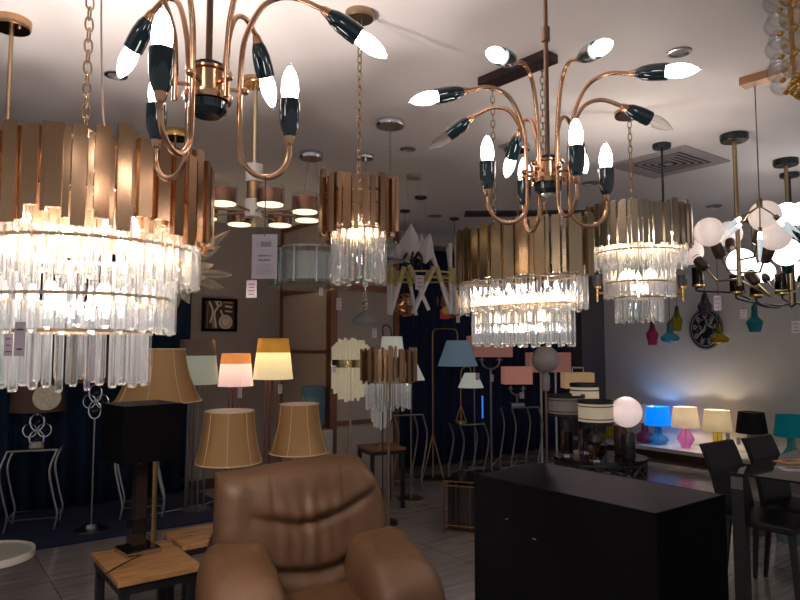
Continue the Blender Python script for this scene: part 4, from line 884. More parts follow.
# medallion lamp on the left table
g = P(36, 455, 5.5); tz = .671; t = thing('medallion_lamp', 'table lamp with brown drum shade and round cream medallion over chrome rings', 'table lamp', (g.x, g.y, tz), .35); k = 5.5/F; Z = lambda y: P(36, y, 5.5).z-tz
shade(t, 24.5*k, Z(411), 23*k, Z(368), mat('brown_silk_shade', (.10, .045, .035), .7, emit=.0))
bm = BM(); lathe(bm, [(0, 0), (12*k, 0), (12.3*k, .004), (0, .007)], 32, (11*k*1., -23.2*k, Z(396)), (.2, -1, 0)); obj('medallion', bm, mat('medallion_cream', (.40, .34, .25), .5, var=.6, vscale=70, emit=.05, ecol=(1, .85, .6)), t)
def rings(t, z1, z2, k, c=(0, 0)):
    bm = BM()
    for z, r in ((z1, 6.2), (z2, 6.2)): tube(bm, [(c[0]+r*k*math.cos(2*PI*i/24), c[1], z+r*1.35*k*math.sin(2*PI*i/24)) for i in range(25)], 1.0*k, 8, cap=False)
    for s in (-1, 1): tube(bm, [(c[0]+s*6.5*k+6*k*math.cos(2*PI*i/24), c[1]+.012, (z1+z2)/2+6.5*k*math.sin(2*PI*i/24)) for i in range(25)], .8*k, 8, cap=False)
    obj('chrome_rings', bm, CHROME, t, True)
    for z in (z1, z2): bm = BM(); sph(bm, (c[0], c[1], z), 2.6*k, 10, 7); obj('crystal_drop', bm, CLG, t)
rings(t, Z(422), Z(439), k)
bm = BM(); lathe(bm, [(0, 0), (.055, 0), (.055, .022), (.05, .03), (.05, .045), (0, .05)], 20); obj('base', bm, mat('base_stone', (.45, .40, .34), .4), t, True)
bm = BM(); tube(bm, [(0, .0, .04), (0, 0, Z(448))], .008, 8); tube(bm, [(0, .0, Z(415)), (0, 0, Z(400))], .008, 8); obj('stem', bm, CHROME, t)
# ring floor lamp
g = onz(91, 530, .016); d = g.y; k = d/F; t = thing('ring_floor_lamp', 'slim steel floor lamp with chrome rings, left of the black square lamp', 'floor lamp', (g.x, g.y, .016)); Z = lambda y: P(92, y, d).z-.016
bm = BM(); lathe(bm, [(0, 0), (.13, 0), (.13, .012), (.05, .02), (.045, .05), (0, .055)], 28); obj('base', bm, STEEL, t, True); bm = BM(); tube(bm, [(0, 0, .03), (0, 0, Z(418))], .008, 8); obj('pole', bm, STEEL, t)
rings(t, Z(393), Z(410), k); shade(t, .19, Z(382), .17, Z(345), mat('brown_silk_shade', (.10, .045, .035), .7))
# ------------------------------------------------------------------ tan bell lamps
TAN = mat('tan_silk_shade', (.40, .23, .095), .7, transl=.25, var=.04, vscale=4); TANP = mat('tan_piping', (.60, .44, .27), .6); LIN = mat('shade_lining', (.60, .52, .46), .8)
def bell(t, rt, rb, z0, z1, n=8, ph=0.):
    h = z1-z0; pr = []
    for i in range(9):
        f = i/8; r = rb+(rt-rb)*(1-(1-f)**2.1)*.72+(rt-rb)*f*.28; pr.append((r, z0+h*f))
    bm = BM(); lathe(bm, pr+[(r-.004, z) for r, z in reversed(pr)], 48, closed=True); s = obj('lamp_shade', bm, TAN, t, True)
    bm = BM(); lathe(bm, [(r-.005, z) for r, z in pr]+[(r-.006, z) for r, z in reversed(pr)], 48, closed=True); obj('lining', bm, LIN, s, True)
    bm = BM()
    for i in range(n):
        a = 2*PI*i/n+ph; tube(bm, [(r*math.cos(a)*1.004, r*math.sin(a)*1.004, z) for r, z in pr], .0022, 5)
    for r, z in (pr[0], pr[-1]): tube(bm, [(r*math.cos(2*PI*i/48), r*math.sin(2*PI*i/48), z) for i in range(49)], .004, 6, cap=False)
    obj('piping', bm, TANP, s, True); spider(t, rt, z1-.02, s)
d = 3.85; k = d/F; g = P(229, 450, d); BZ = .42
t = thing('urn_table_lamp', 'table lamp with tan bell shade on glass urn and gold foot, left of the armchair', 'table lamp', (g.x, g.y, BZ)); Z = lambda y: P(229, y, d).z-BZ
bell(t, 23.5*k, 31.5*k, Z(462), Z(411), ph=.2)
bm = BM(); lathe(bm, [(0, .05), (.02, .06), (.03, .1), (.055, .2), (.06, .28), (.04, .34), (.02, .37), (.045, .40), (.03, .43), (0, .44)], 20); obj('glass_urn', bm, CLG, t, True)
bm = BM(); lathe(bm, [(0, 0), (.07, 0), (.07, .02), (.03, .04), (.025, .06), (0, .06)], 20); obj('foot', bm, GOLD, t, True); bm = BM(); tube(bm, [(0, 0, .06), (0, 0, Z(413))], .006, 8); obj('stem', bm, BRASSD, t)
d = 4.15; k = d/F; g = P(299, 440, d)
t = thing('urn_table_lamp', 'table lamp with tan bell shade right behind the top of the armchair', 'table lamp', (g.x, g.y, .42)); Z = lambda y: P(299, y, d).z-.42
bell(t, 19*k, 29*k, Z(452), Z(404), ph=.55)
bm = BM(); lathe(bm, [(0, 0), (.08, 0), (.08, .02), (.03, .05), (.06, .12), (.055, .2), (.02, .24), (.03, .26), (0, .27)], 20); obj('silver_urn', bm, CHROME, t, True); bm = BM(); tube(bm, [(0, 0, .2), (0, 0, Z(406))], .006, 8); obj('stem', bm, BRASSD, t)
d = 4.3; k = d/F; g = P(159, 380, d); t = thing('bell_floor_lamp', 'gold pole floor lamp with a large tan bell shade above the black square lamp', 'floor lamp', (g.x, g.y, 0)); Z = lambda y: P(159, y, d).z
bell(t, 24.5*k, 41*k, Z(401), Z(349), ph=.1); bm = BM(); tube(bm, [(-.01, 0, .02), (-.01, 0, Z(352))], .016, 12); obj('pole', bm, mat('antique_gold', (.42, .26, .10), .35, .8), t, True)
bm = BM(); lathe(bm, [(0, 0), (.15, 0), (.15, .015), (.03, .03), (0, .03)], 28); obj('base', bm, mat('antique_gold', (.42, .26, .10), .35, .8), t, True)
# ------------------------------------------------------------------ black square lamp and benches
A = onz(91, 552.5, BZ); Bp = onz(162, 535, BZ)
def bench(label, org, lu, lv, slats, rz=RU):
    """org = corner; extends lu along U and lv along V"""
    c = org+U*lu/2+V*lv/2; t = thing('wooden_bench', label, 'bench', (c.x, c.y, 0), RU)
    if slats:
        n = slats; w = lv/n
        for i in range(n):
            bm = BM(); box(bm, (0, -lv/2+w*(i+.5), BZ-.014), (lu, w*.76, .028), bevel=.003); obj('slat', bm, WOOD, t)
        bm = BM(); box(bm, (0, 0, BZ-.045), (lu*.98, lv*.96, .03)); obj('frame', bm, BLACKM, t)
    else:
        bm = BM(); box(bm, (0, 0, BZ-.0145), (lu, lv, .028), bevel=.004); obj('table_top', bm, WOOD, t)
        bm = BM(); box(bm, (0, 0, BZ-.05), (lu*.94, lv*.94, .045)); obj('frame', bm, BLACKM, t)
    for sx in (-1, 1):
        for sy in (-1, 1): bm = BM(); box(bm, (sx*(lu/2-.04), sy*(lv/2-.04), (BZ-.06)/2), (.04, .04, BZ-.06)); obj('leg', bm, BLACKM, t)
bench('oak bench with a plain top under the black square lamp', A, .40, .55, 0)
B2 = onz(162, 531.5, BZ); bench('slatted oak bench running from the black square lamp to behind the armchair', B2, 1.05, .36, 6)
f0 = onz(138, 552, BZ); d = f0.y; k = d/F; t = thing('square_lamp', 'table lamp with black rectangular shade on black glass column, standing on the oak bench', 'table lamp', (f0.x, f0.y, BZ), RU+.12)
BC_ = mat('black_glass_column', (.012, .008, .008), .06, coat=.5); Z = lambda y: P(138, y, d).z-BZ
bm = BM(); box(bm, (0, 0, .014), (.18, .18, .026), bevel=.002); obj('base_plate', bm, CHROME, t); bm = BM(); box(bm, (0, 0, .029), (.165, .165, .006)); obj('glass_foot', bm, BC_, t)
bm = BM(); box(bm, (-.012, 0, Z(518)/2), (.075, .075, Z(518)-.02+.02)); obj('lower_column', bm, BC_, t); bm = BM(); box(bm, (.0, 0, Z(470)/2+.02), (.058, .058, Z(458)-.03)); obj('upper_column', bm, mat('smoked_mirror', (.10, .06, .055), .08, .7), t)
def sq_shade(t, w, dd, z0, z1, tw, outer, inner, name='lamp_shade', sk=1.0):
    bm = BM(); a = [(-w/2, -dd/2), (w/2, -dd/2), (w/2, dd/2), (-w/2, dd/2)]
    o0 = [bm.verts.new((x, y, z0)) for x, y in a]; o1 = [bm.verts.new((x*sk, y*sk, z1)) for x, y in a]
    e = lambda v: v-math.copysign(tw, v)
    i1 = [bm.verts.new((e(x*sk), e(y*sk), z1)) for x, y in a]; i0 = [bm.verts.new((e(x), e(y), z0)) for x, y in a]
    for p, q in ((o0, o1), (o1, i1), (i0, o0)):
        for i in range(4): bm.faces.new((p[i], p[(i+1) % 4], q[(i+1) % 4], q[i]))
    for i in range(4): bm.faces.new((i1[i], i1[(i+1) % 4], i0[(i+1) % 4], i0[i])).material_index = 1
    return obj(name, bm, [outer, inner], t)
sq_shade(t, .315, .315, Z(458), Z(403), .004, BLACKF, GREYL)
bm = BM(); tube(bm, [(0, 0, Z(470)), (0, 0, Z(425))], .006, 8); tube(bm, [(-.155, 0, Z(425)), (.155, 0, Z(425))], .002, 5); obj('shade_carrier', bm, STEEL, t)
bm = BM(); tube(bm, spline([(.0, -.08, .01), (-.1, -.13, .006), (-.2, -.20, .006), (-.26, -.24, -.0)], 6), .003, 6); obj('power_cable', bm, BLACKM, t)
# round white rimmed table, bottom left corner
c = onz(-12, 553, .45); t = thing('round_table', 'round pale topped side table with white rim, cut by the lower left corner', 'table', (c.x, c.y, 0))
bm = BM(); lathe(bm, [(0, .432), (.205, .432), (.205, .445), (0, .445)], 40); obj('table_top', bm, mat('pale_glass', (.28, .29, .26), .3), t, True)
bm = BM(); lathe(bm, [(.20, .42), (.213, .42), (.213, .455), (.20, .455)], 40, closed=True); obj('rim', bm, mat('ivory_rim', (.55, .50, .44), .4), t, True)
bm = BM(); tube(bm, [(0, 0, .02), (0, 0, .44)], .02, 10); lathe(bm, [(0, 0), (.14, 0), (.14, .015), (0, .02)], 28); obj('stand', bm, BLACKM, t)
# ------------------------------------------------------------------ leather armchair
LEA = mat('tan_leather', (.105, .051, .023), .5, var=.10, vscale=6, bump=.12, bscale=45); LEAD = mat('dark_brown_leather', (.05, .022, .018), .45)
c = P(306, 470, 3.02); t = thing('leather_armchair', 'tan leather armchair with a wrinkled back cushion in the foreground', 'armchair', (c.x, c.y, 0), .36)
ztop = P(350, 459, 3.05).z
def backfn():
    bm = BM(); ns, nt = 90, 70; Wd = .405; zb_ = .42
    def top(s): # s -1..1
        return ztop-.004-.050*max(0, .3-s)/1.3-(.0 if s < .62 else .24*((s-.62)/.38)**2.3)
    def crease(s, z):
        g = 0.
        zc1 = .715+.14*max(0, s+.1)**1.7+.10*max(0, -s-.1)**1.2
        am = max(0, 1-abs((s-.12)/.80)**3)
        g += .020*math.exp(-((z-zc1)/.020)**2)*am-.012*math.exp(-((z-zc1-.05)/.035)**2)*am
        zc2 = .515+.16*max(0, s-.1)**1.5+.07*max(0, -s)**1.5
        g += .03*math.exp(-((z-zc2)/.025)**2)
        g += .004*math.sin(s*13+z*17)*math.sin(z*23-s*9)
        for s0 in (-.38, .42): 
            if z > zc1: g += .005*math.exp(-((s-s0-.12*(z-zc1)*(-1 if s0 < 0 else .3))/.02)**2)*min(1, (z-zc1)*10)
        g += .006*math.sin(s*38+4*z)*math.exp(-((s+.0)/.3)**2)*math.exp(-((z-zc1-.05*(1 if z > zc1 else -1.6))/.07)**2)
        g += .005*math.sin(z*70)*math.exp(-((s+1)/.12)**2)
        return g
    F_, B_ = [], []
    for j in range(nt+1):
        rf, rb_ = [], []
        for i in range(ns+1):
            s = -1+2*i/ns; v = j/nt; zt_ = top(s); z = zb_+(zt_-zb_)*v
            e = (max(0, 1-abs(s)**12))**.5*(max(0, 1-abs(2*max(v, .5)-1)**7))**.5
            bulge = .115*e; lean = .22*(z-zb_)
            x = s*Wd*(1-.04*v); y = lean-bulge+crease(s, z)*e+.02*math.sin(3*v*PI)*e*0
            rf.append(bm.verts.new((x, y-.02, z))); rb_.append(bm.verts.new((x, lean+.06*e+.02, z)))
        F_.append(rf); B_.append(rb_)
    for j in range(nt):
        for i in range(ns):
            bm.faces.new((F_[j][i], F_[j][i+1], F_[j+1][i+1], F_[j+1][i])); bm.faces.new((B_[j][i+1], B_[j][i], B_[j+1][i], B_[j+1][i+1])).material_index = 1
    for j in range(nt):
        f = bm.faces.new((F_[j][0], F_[j+1][0], B_[j+1][0], B_[j][0])); f.material_index = 1
        bm.faces.new((F_[j][ns], B_[j][ns], B_[j+1][ns], F_[j+1][ns]))
    for i in range(ns):
        bm.faces.new((F_[nt][i], F_[nt][i+1], B_[nt][i+1], B_[nt][i])); bm.faces.new((F_[0][i], B_[0][i], B_[0][i+1], F_[0][i+1]))
    return bm
obj('back_cushion', backfn(), [LEA, LEAD], t, True)
bm = BM(); supere(bm, (-.035, .09, .37), (.385, .10, .34), .3); obj('back_frame', bm, LEAD, t, True)
bm = BM(); supere(bm, (0, -.36, .34), (.31, .38, .13), .45, fn=lambda p: p+Vector((0, 0, .012*math.sin(p.x*14)*(p.z > 0)))); obj('seat_cushion', bm, LEA, t, True)
for s in (-1, 1):
    bm = BM(); supere(bm, (s*.315, -.27, .33), (.165, .32, .30), .5, .45, fn=lambda p: Vector((p.x, p.y, p.z+((.16*p.y+.02) if p.z > 0 else 0)+(.007*math.sin(p.y*34+p.x*9) if p.z > .12 else 0)))); obj('armrest', bm, LEA, t, True)
for sx in (-.36, .36):
    for sy in (-.68, .08): bm = BM(); box(bm, (sx, sy, .03), (.05, .05, .07)); obj('foot', bm, BLACKM, t)
# ------------------------------------------------------------------ big black shade, foreground
q0 = onz(471, 474, 1.1); q1 = onz(656, 513, 1.1); q2 = onz(726, 495.5, 1.1); q3 = onz(547, 462.5, 1.1)
mid = (q0+q1+q2+q3)/4; lw = ((q1-q0).length+(q2-q3).length)/2; lu = ((q3-q0).length+(q2-q1).length)/2; dv = ((q1-q0)+(q2-q3)).normalized()
t = thing('black_floor_lamp', 'very large rectangular black lamp shade with grey lining in the foreground', 'floor lamp', (mid.x, mid.y, 0), math.atan2(dv.y, dv.x))
sq_shade(t, lw, lu, .60, 1.1, .006, BLACKF, GREYL)
bm = BM(); tube(bm, [(0, 0, .02), (0, 0, .95)], .012, 10); tube(bm, [(-lw/2+.01, 0, .66), (lw/2-.01, 0, .66)], .004, 6); obj('pole', bm, STEEL, t); bm = BM(); box(bm, (0, 0, .01), (.35, .25, .02)); obj('base', bm, BLACKM, t)
for x, z, w, a in ((.14, .0, .010, .4), (.245, -.035, .012, 0)):
    bm = BM(); obox(bm, (-lw/2+x, -lu/2-.0015, .99+z), Vector((math.cos(a), 0, math.sin(a))), Vector((0, 1, 0)), (w, .002, .0015))
    obj('loose_thread', bm, mat('pale_thread', (.3, .3, .3), .6), t)
# glass table with gold frame behind it
g0 = onz(444, 482, .40); GW = U; tlen = .9
t = thing('gold_frame_table', 'low glass table with gold framed edges behind the large black shade', 'table', (g0.x, g0.y, 0), math.atan2(-.35, .95))
bm = BM(); GM = mat('gold_frame', (.62, .38, .14), .25, 1.)
for z in (.40, .365, .05, .0): 
    for a, b in (((0, 0), (1, 0)), ((1, 0), (1, 1)), ((1, 1), (0, 1)), ((0, 1), (0, 0))):
        tube(bm, [(a[0]*.7, a[1]*.45, z+.008), (b[0]*.7, b[1]*.45, z+.008)], .006, 6)
obj('gold_rails', bm, GM, t)
for x in (0, .1, .22, .35, .48, .6, .7):
    bm = BM(); tube(bm, [(x, 0, .0), (x, 0, .4)], .004 if x else .007, 6); obj('upright', bm, mat('copper_dark', (.20, .08, .05), .3, .8), t)
bm = BM(); box(bm, (.35, .225, .412), (.7, .45, .008)); obj('glass_top', bm, mat('dark_glass_top', (.02, .02, .025), .08), t)
bm = BM(); box(bm, (.35, .24, .2), (.66, .40, .36)); obj('mirror_body', bm, mat('dark_mirror', (.06, .05, .05), .08, .6), t)
# ------------------------------------------------------------------ lamps in front of the back curtain
# arched blue lamp
bz = P(433, 474, 7.6); d = 7.6; k = d/F; t = thing('blue_floor_lamp', 'gold tripod floor lamp with a pale blue cone shade hanging from its arch', 'floor lamp', (bz.x, bz.y, 0)); Z = lambda y: P(433, y, d).z; X = lambda px: (px-433)*k
bm = BM(); lathe(bm, [(0, 0), (15*k, 0), (15*k, .015), (0, .02)], 32); obj('base', bm, mat('antique_gold_dark', (.16, .10, .05), .4, .8), t, True)
AG = mat('antique_gold', (.42, .26, .10), .35, .8)
bm = BM(); tube(bm, spline([(0, 0, .02), (0, 0, Z(400)), (0, 0, Z(345)), (X(434), 0, Z(331)), (X(440), 0, Z(329)), (X(452), 0, Z(329)), (X(457), 0, Z(331)), (X(458), 0, Z(340))], 5), .008, 8); obj('pole', bm, AG, t, True)
for s in (-1, 1): bm = BM(); tube(bm, [(s*10*k, -.05, .02), (0, 0, Z(434))], .009, 6); obj('tripod_leg', bm, AG, t, True)
shade(t, 20*k, Z(366), 11*k, Z(340.5), mat('blue_shade', (.24, .32, .38), .8, transl=.4, emit=.15, ecol=(.42, .62, .80)), c=(X(458), 0))
# small tripod lamp with cream shade standing on the table
d = 7.45; k = d/F; g = P(461, 421, d); t = thing('tripod_table_lamp', 'small gold tripod lamp with a pale cone shade below the blue one', 'table lamp', (g.x, g.y, .66)); Z = lambda y: P(467, y, d).z-.66
shade(t, 12.8*k, Z(387.5), 6.2*k, Z(373), mat('pale_cone_shade', (.54, .56, .52), .8, transl=.4, emit=.28, ecol=(.92, .97, .88)), c=(10*k, 0))
bm = BM(); tube(bm, spline([(0, 0, .04), (0, 0, Z(380)), (1.5*k, 0, Z(369)), (9*k, 0, Z(367)), (10*k, 0, Z(374))], 4), .006, 6); obj('pole', bm, AG, t, True); bm = BM(); lathe(bm, [(0, 0), (.07, 0), (.07, .012), (0, .015)], 20); obj('base', bm, AG, t, True)
for s in (-1, 0, 1): bm = BM(); tube(bm, [(s*5*k, -.03*(s == 0), .01), (0, 0, Z(405))], .006, 6); obj('tripod_leg', bm, AG, t, True)
price_tag(477.5, 376.5, 7.2, 4, 7, 'dark price tag on the small pale cone shade', P(477, 372, 7.2).z, 2)
# pink lamps
PK = mat('pink_shade', (.52, .27, .23), .8, transl=.4, emit=.13, ecol=(1, .50, .40)); 
def u_arms(t, z0, w, h, m=STEEL):
    bm = BM()
    tube(bm, [(w*math.cos(PI+PI*i/12), 0, z0+h+h*math.sin(PI+PI*i/12)) for i in range(13)], .012, 8)
    for s in (-1, 1): tube(bm, [(s*w, 0, z0+h), (s*w, 0, z0+h*1.6)], .014, 8)
    tube(bm, [(-w*1.4, 0, z0+h*1.15), (-w*.6, 0, z0+h*1.15)], .01, 6); tube(bm, [(w*1.4, 0, z0+h*1.15), (w*.6, 0, z0+h*1.15)], .01, 6)
    obj('double_arm', bm, m, t, True)
d = 7.95; k = d/F; g = P(491.5, 467, d); t = thing('pink_floor_lamp', 'floor lamp with a pink rectangular shade on a double curved arm, left one', 'floor lamp', (g.x, g.y, 0), .1); Z = lambda y: P(491, y, d).z
o = sq_shade(t, 39*k, .20, Z(357), Z(337), .004, PK, PK); o.location = (1*k, 0, 0)
u_arms(t, Z(369), 9*k, 8*k); bm = BM(); tube(bm, [(0, 0, .02), (0, 0, Z(368))], .013, 8); obj('pole', bm, STEEL, t); bm = BM(); box(bm, (0, 0, .012), (.42, .24, .024)); obj('base', bm, STEEL, t)
price_tag(492, 378, 7.85, 3, 7, 'tiny price tag on the pole of the left pink floor lamp', P(492, 371, 7.85).z, 2)
d = 8.35; k = d/F; g = P(474, 350, d); t = thing('pink_floor_lamp', 'floor lamp with a taller pink shade half hidden behind the blue cone shade', 'floor lamp', (g.x, g.y, 0), .1); Z = lambda y: P(474, y, d).z
sq_shade(t, 13*k, .14, Z(356), Z(336), .004, PK, PK); bm = BM(); tube(bm, [(0, 0, .02), (0, 0, Z(354))], .010, 8); obj('pole', bm, STEEL, t); bm = BM(); box(bm, (0, 0, .012), (.2, .2, .024)); obj('base', bm, STEEL, t)
d = 7.95; k = d/F; g = P(517, 401, d); t = thing('pink_table_lamp', 'table lamp with a pink rectangular shade on the tall curved-leg table', 'table lamp', (g.x, g.y, .80), .1); Z = lambda y: P(517, y, d).z-.80
sq_shade(t, 28*k, .18, Z(384), Z(366.5), .004, mat('lit_pink_shade', (.58, .28, .22), .8, transl=.4, emit=.24, ecol=(1, .46, .34)), PK)
u_arms(t, Z(395), 6.5*k, 5.5*k); bm = BM(); box(bm, (0, 0, .015), (.16, .10, .03)); tube(bm, [(0, 0, .02), (0, 0, Z(394))], .012, 8); obj('base', bm, STEEL, t)
price_tag(522, 395.5, 7.8, 4.5, 6, 'small price tag leaning at the foot of the pink table lamp', P(522, 391, 7.8).z, 2)
d = 8.3; k = d/F; g = P(549.5, 460, d); t = thing('pink_floor_lamp', 'floor lamp with a wide pink shade on two white poles behind the grey globe', 'floor lamp', (g.x, g.y, 0), .1); Z = lambda y: P(549, y, d).z
sq_shade(t, 41*k, .22, Z(372), Z(352.5), .004, PK, PK)
for s in (-1, 1): bm = BM(); tube(bm, [(s*7.5*k, 0, .02), (s*7.5*k, 0, Z(370))], .014, 8); obj('pole', bm, mat('white_pole', (.6, .58, .58), .3, .2), t)
bm = BM(); box(bm, (0, 0, .02), (.34, .24, .04)); obj('base', bm, mat('white_pole', (.36, .35, .36), .3, .5), t)
# grey globe lamp
d = 6.6; k = d/F; g = P(547, 470, d); t = thing('globe_floor_lamp', 'floor lamp with an unlit grey globe on a brown pole before the wide pink shade', 'floor lamp', (g.x, g.y, 0)); Z = lambda y: P(547, y, d).z
bm = BM(); sph(bm, (0, 0, Z(359.5)), 13.5*k, 28, 18); obj('glass_globe', bm, mat('grey_globe', (.42, .39, .38), .4), t, True)
bm = BM(); lathe(bm, [(0, Z(391)), (3*k, Z(391)), (4.3*k, Z(388)), (4.3*k, Z(376)), (2.6*k, Z(373)), (0, Z(373))], 20); obj('socket', bm, mat('grey_marble', (.34, .31, .31), .3, var=.4, vscale=30), t, True)
bm = BM(); tube(bm, [(0, 0, .02), (0, 0, Z(390))], .012, 8); obj('pole', bm, mat('copper_brown', (.26, .14, .09), .4, .6), t); bm = BM(); lathe(bm, [(0, 0), (.13, 0), (.13, .015), (0, .02)], 24); obj('base', bm, BLACKM, t, True)
# beige lit drum with chrome handle
d = 8.6; k = d/F; g = P(577.5, 388, d); t = thing('beige_floor_lamp', 'floor lamp with a lit beige drum shade and chrome loop on top, behind banded lamps', 'floor lamp', (g.x, g.y, 0)); Z = lambda y: P(577, y, d).z
sq_shade(t, 29*k, .24, Z(388), Z(372.5), .004, mat('beige_shade', (.62, .42, .22), .8, transl=.4, emit=.25, ecol=(1, .68, .36)), CREAM)
bm = BM(); tube(bm, [(-5*k, 0, Z(373)), (-5*k, 0, Z(367.5)), (6*k, 0, Z(367.5)), (6*k, 0, Z(373))], .012, 6); obj('loop_handle', bm, CHROME, t)
bm = BM(); tube(bm, [(0, 0, .02), (0, 0, Z(386))], .012, 8); obj('pole', bm, CHROME, t); bm = BM(); lathe(bm, [(0, 0), (.15, 0), (.15, .015), (0, .02)], 24); obj('base', bm, CHROME, t, True)
# ------------------------------------------------------------------ black lattice table and banded lamps
d = 5.15; k = d/F; g = P(600, 458, d); TZ = P(600, 456, d).z; t = thing('lattice_table', 'black oval table with pierced lattice apron carrying the banded drum lamps', 'table', (g.x, g.y, 0), -.12)
tw, td = 45*k, .30
bm = BM(); lathe(bm, [(0, TZ-.025), (1, TZ-.025), (1.0, TZ), (0, TZ)], 44); bmesh.ops.scale(bm, vec=(tw, td, 1), verts=bm.verts); obj('table_top', bm, mat('gloss_black', (.012, .011, .013), .12, coat=.4), t)
bm = BM(); n = 20
for i in range(n):
    a = 2*PI*i/n; b = 2*PI*(i+.5)/n; q = lambda th, z: Vector((tw*.95*math.cos(th), td*.95*math.sin(th), z))
    for a1, a2 in ((a, a+2*PI/n*1.5), (a, a-2*PI/n*1.5)): tube(bm, [q(a1, TZ-.03), q((a1+a2)/2, TZ-.09), q(a2, TZ-.15)], .013, 5)
for z in (TZ-.035, TZ-.155): tube(bm, [Vector((tw*.95*math.cos(2*PI*i/48), td*.95*math.sin(2*PI*i/48), z)) for i in range(49)], .013, 6, cap=False)
obj('lattice_apron', bm, BLACKM, t, True)
for i in range(4):
    a = PI/4+PI/2*i; bm = BM(); tube(bm, [(tw*.9*math.cos(a), td*.9*math.sin(a), 0), (tw*.9*math.cos(a), td*.9*math.sin(a), TZ-.02)], .018, 8); obj('leg', bm, BLACKM, t)
def banded(px, yt, yb, ybase, d, w, label, fm, body):
    k = d/F; g = P(px, ybase, d); t = thing('banded_table_lamp', label, 'table lamp', (g.x, g.y, TZ)); Z = lambda y: P(px, y, d).z-TZ; r = w/2*k; hb = (yb-yt)
    bt = .13*(Z(yt)-Z(yb))
    shade(t, r, Z(yb)+bt, r*.99, Z(yt)-bt, fm); BB = mat('black_band', (.008, .008, .008), .6)
    s = shade(t, r+.003, Z(yb), r+.003, Z(yb)+bt, BB, name='lower_band'); s = shade(t, r+.002, Z(yt)-bt, r+.002, Z(yt), BB, name='upper_band')
    shade(t, r+.0015, Z(yb)+bt*1.7, r+.0015, Z(yb)+bt*2.0, BB, name='piping'); shade(t, r+.001, Z(yt)-bt*2.0, r+.001, Z(yt)-bt*1.7, BB, name='piping')
    spider(t, r, Z(yt)-.015); h = Z(yb)
    if body == 'cyl':
        bm = BM(); lathe(bm, [(0, .0), (.05, 0), (.05, h*.62), (0, h*.62)], 24); obj('smoky_body', bm, SMOKE, t, True); bm = BM(); lathe(bm, [(0, h*.6), (.055, h*.6), (.055, h*.92), (.03, h*.96), (0, h)], 24); obj('black_cap', bm, BLACKM, t, True)
    else:
        bm = BM(); lathe(bm, [(0, 0), (.05, 0), (.045, .03), (.085, h*.35), (.085, h*.45), (.05, h*.6), (0, h*.6)], 24); obj('glass_body', bm, SMOKE, t, True); bm = BM(); lathe(bm, [(0, h*.5), (.065, h*.5), (.055, h*.72), (.02, h*.8), (.02, h), (0, h)], 24); obj('black_cap', bm, BLACKM, t, True)
    bm = BM(); lathe(bm, [(0, 0), (.055, 0), (.055, .012), (0, .014)], 20); obj('foot', bm, CHROME, t, True)
    return t, Z((yt+yb)/2)
FC = mat('ivory_shade_fabric', (.62, .54, .42), .8, transl=.4, emit=.20, ecol=(1, .88, .68)); FG = mat('grey_shade_fabric', (.24, .21, .20), .8)
banded(567, 394.5, 415.5, 450, 5.2, 36, 'black banded drum lamp with an unlit grey shade, leftmost on the lattice table', FG, 'cyl')
banded(585.5, 383, 412, 446, 5.35, 28, 'taller black banded cream drum lamp at the back of the lattice table', FC, 'cyl')
banded(596.5, 400, 424, 454, 4.95, 34, 'black banded cream drum lamp with a round body, front centre of the lattice table', FC, 'round')
def capsule(px, py0, py1, w, d, label, m, globe=None):
    k = d/F; g = P(px, py1, d); t = thing('capsule_lamp', label, 'table lamp', (g.x, g.y, TZ)); h = (py1-py0)*k; r = w/2*k
    bm = BM(); lathe(bm, [(0, 0), (r*.8, 0), (r, r*.25), (r, h-r*.5), (r*.7, h-r*.08), (0, h)], 24); obj('capsule_body', bm, m, t, True)
    if globe:
        gx, gy, gr = globe; bm = BM(); lathe(bm, [(0, h), (r*.35, h), (r*.35, h+.02), (0, h+.02)], 16); obj('neck', bm, BRASSD, t)
        bm = BM(); sph(bm, ((gx-px)*k, 0, P(px, gy, d).z-TZ), gr*k, 32, 20); obj('glass_globe', bm, mat('soft_globe', (.85, .70, .70), .4, emit=.48, ecol=(1, .76, .74)), t, True)
        plight(t, ((gx-px)*k, -.0, P(px, gy, d).z-TZ+gr*k+.05), .4, (1, .85, .75))
capsule(629, 429, 456, 13, 5.0, 'glowing white globe lamp on a black capsule base, right end of lattice table', mat('black_marble', (.02, .02, .022), .25), (627.5, 412, 15))
capsule(620.5, 424, 453, 12, 5.2, 'brown marble capsule lamp base standing behind the black one', mat('brown_capsule', (.07, .038, .028), .25, var=.5, vscale=30))
# ------------------------------------------------------------------ dining table, chairs, bins on the right
TT = .75
p1 = onz(727, 472, TT); GT = mat('black_glass', (.018, .017, .016), .06, coat=.3); tl, tdp = 1.35, 1.6
dt = thing('dining_table', 'black glass dining table at the right with dark square legs', 'table', (p1.x, p1.y, 0), RU+.10)
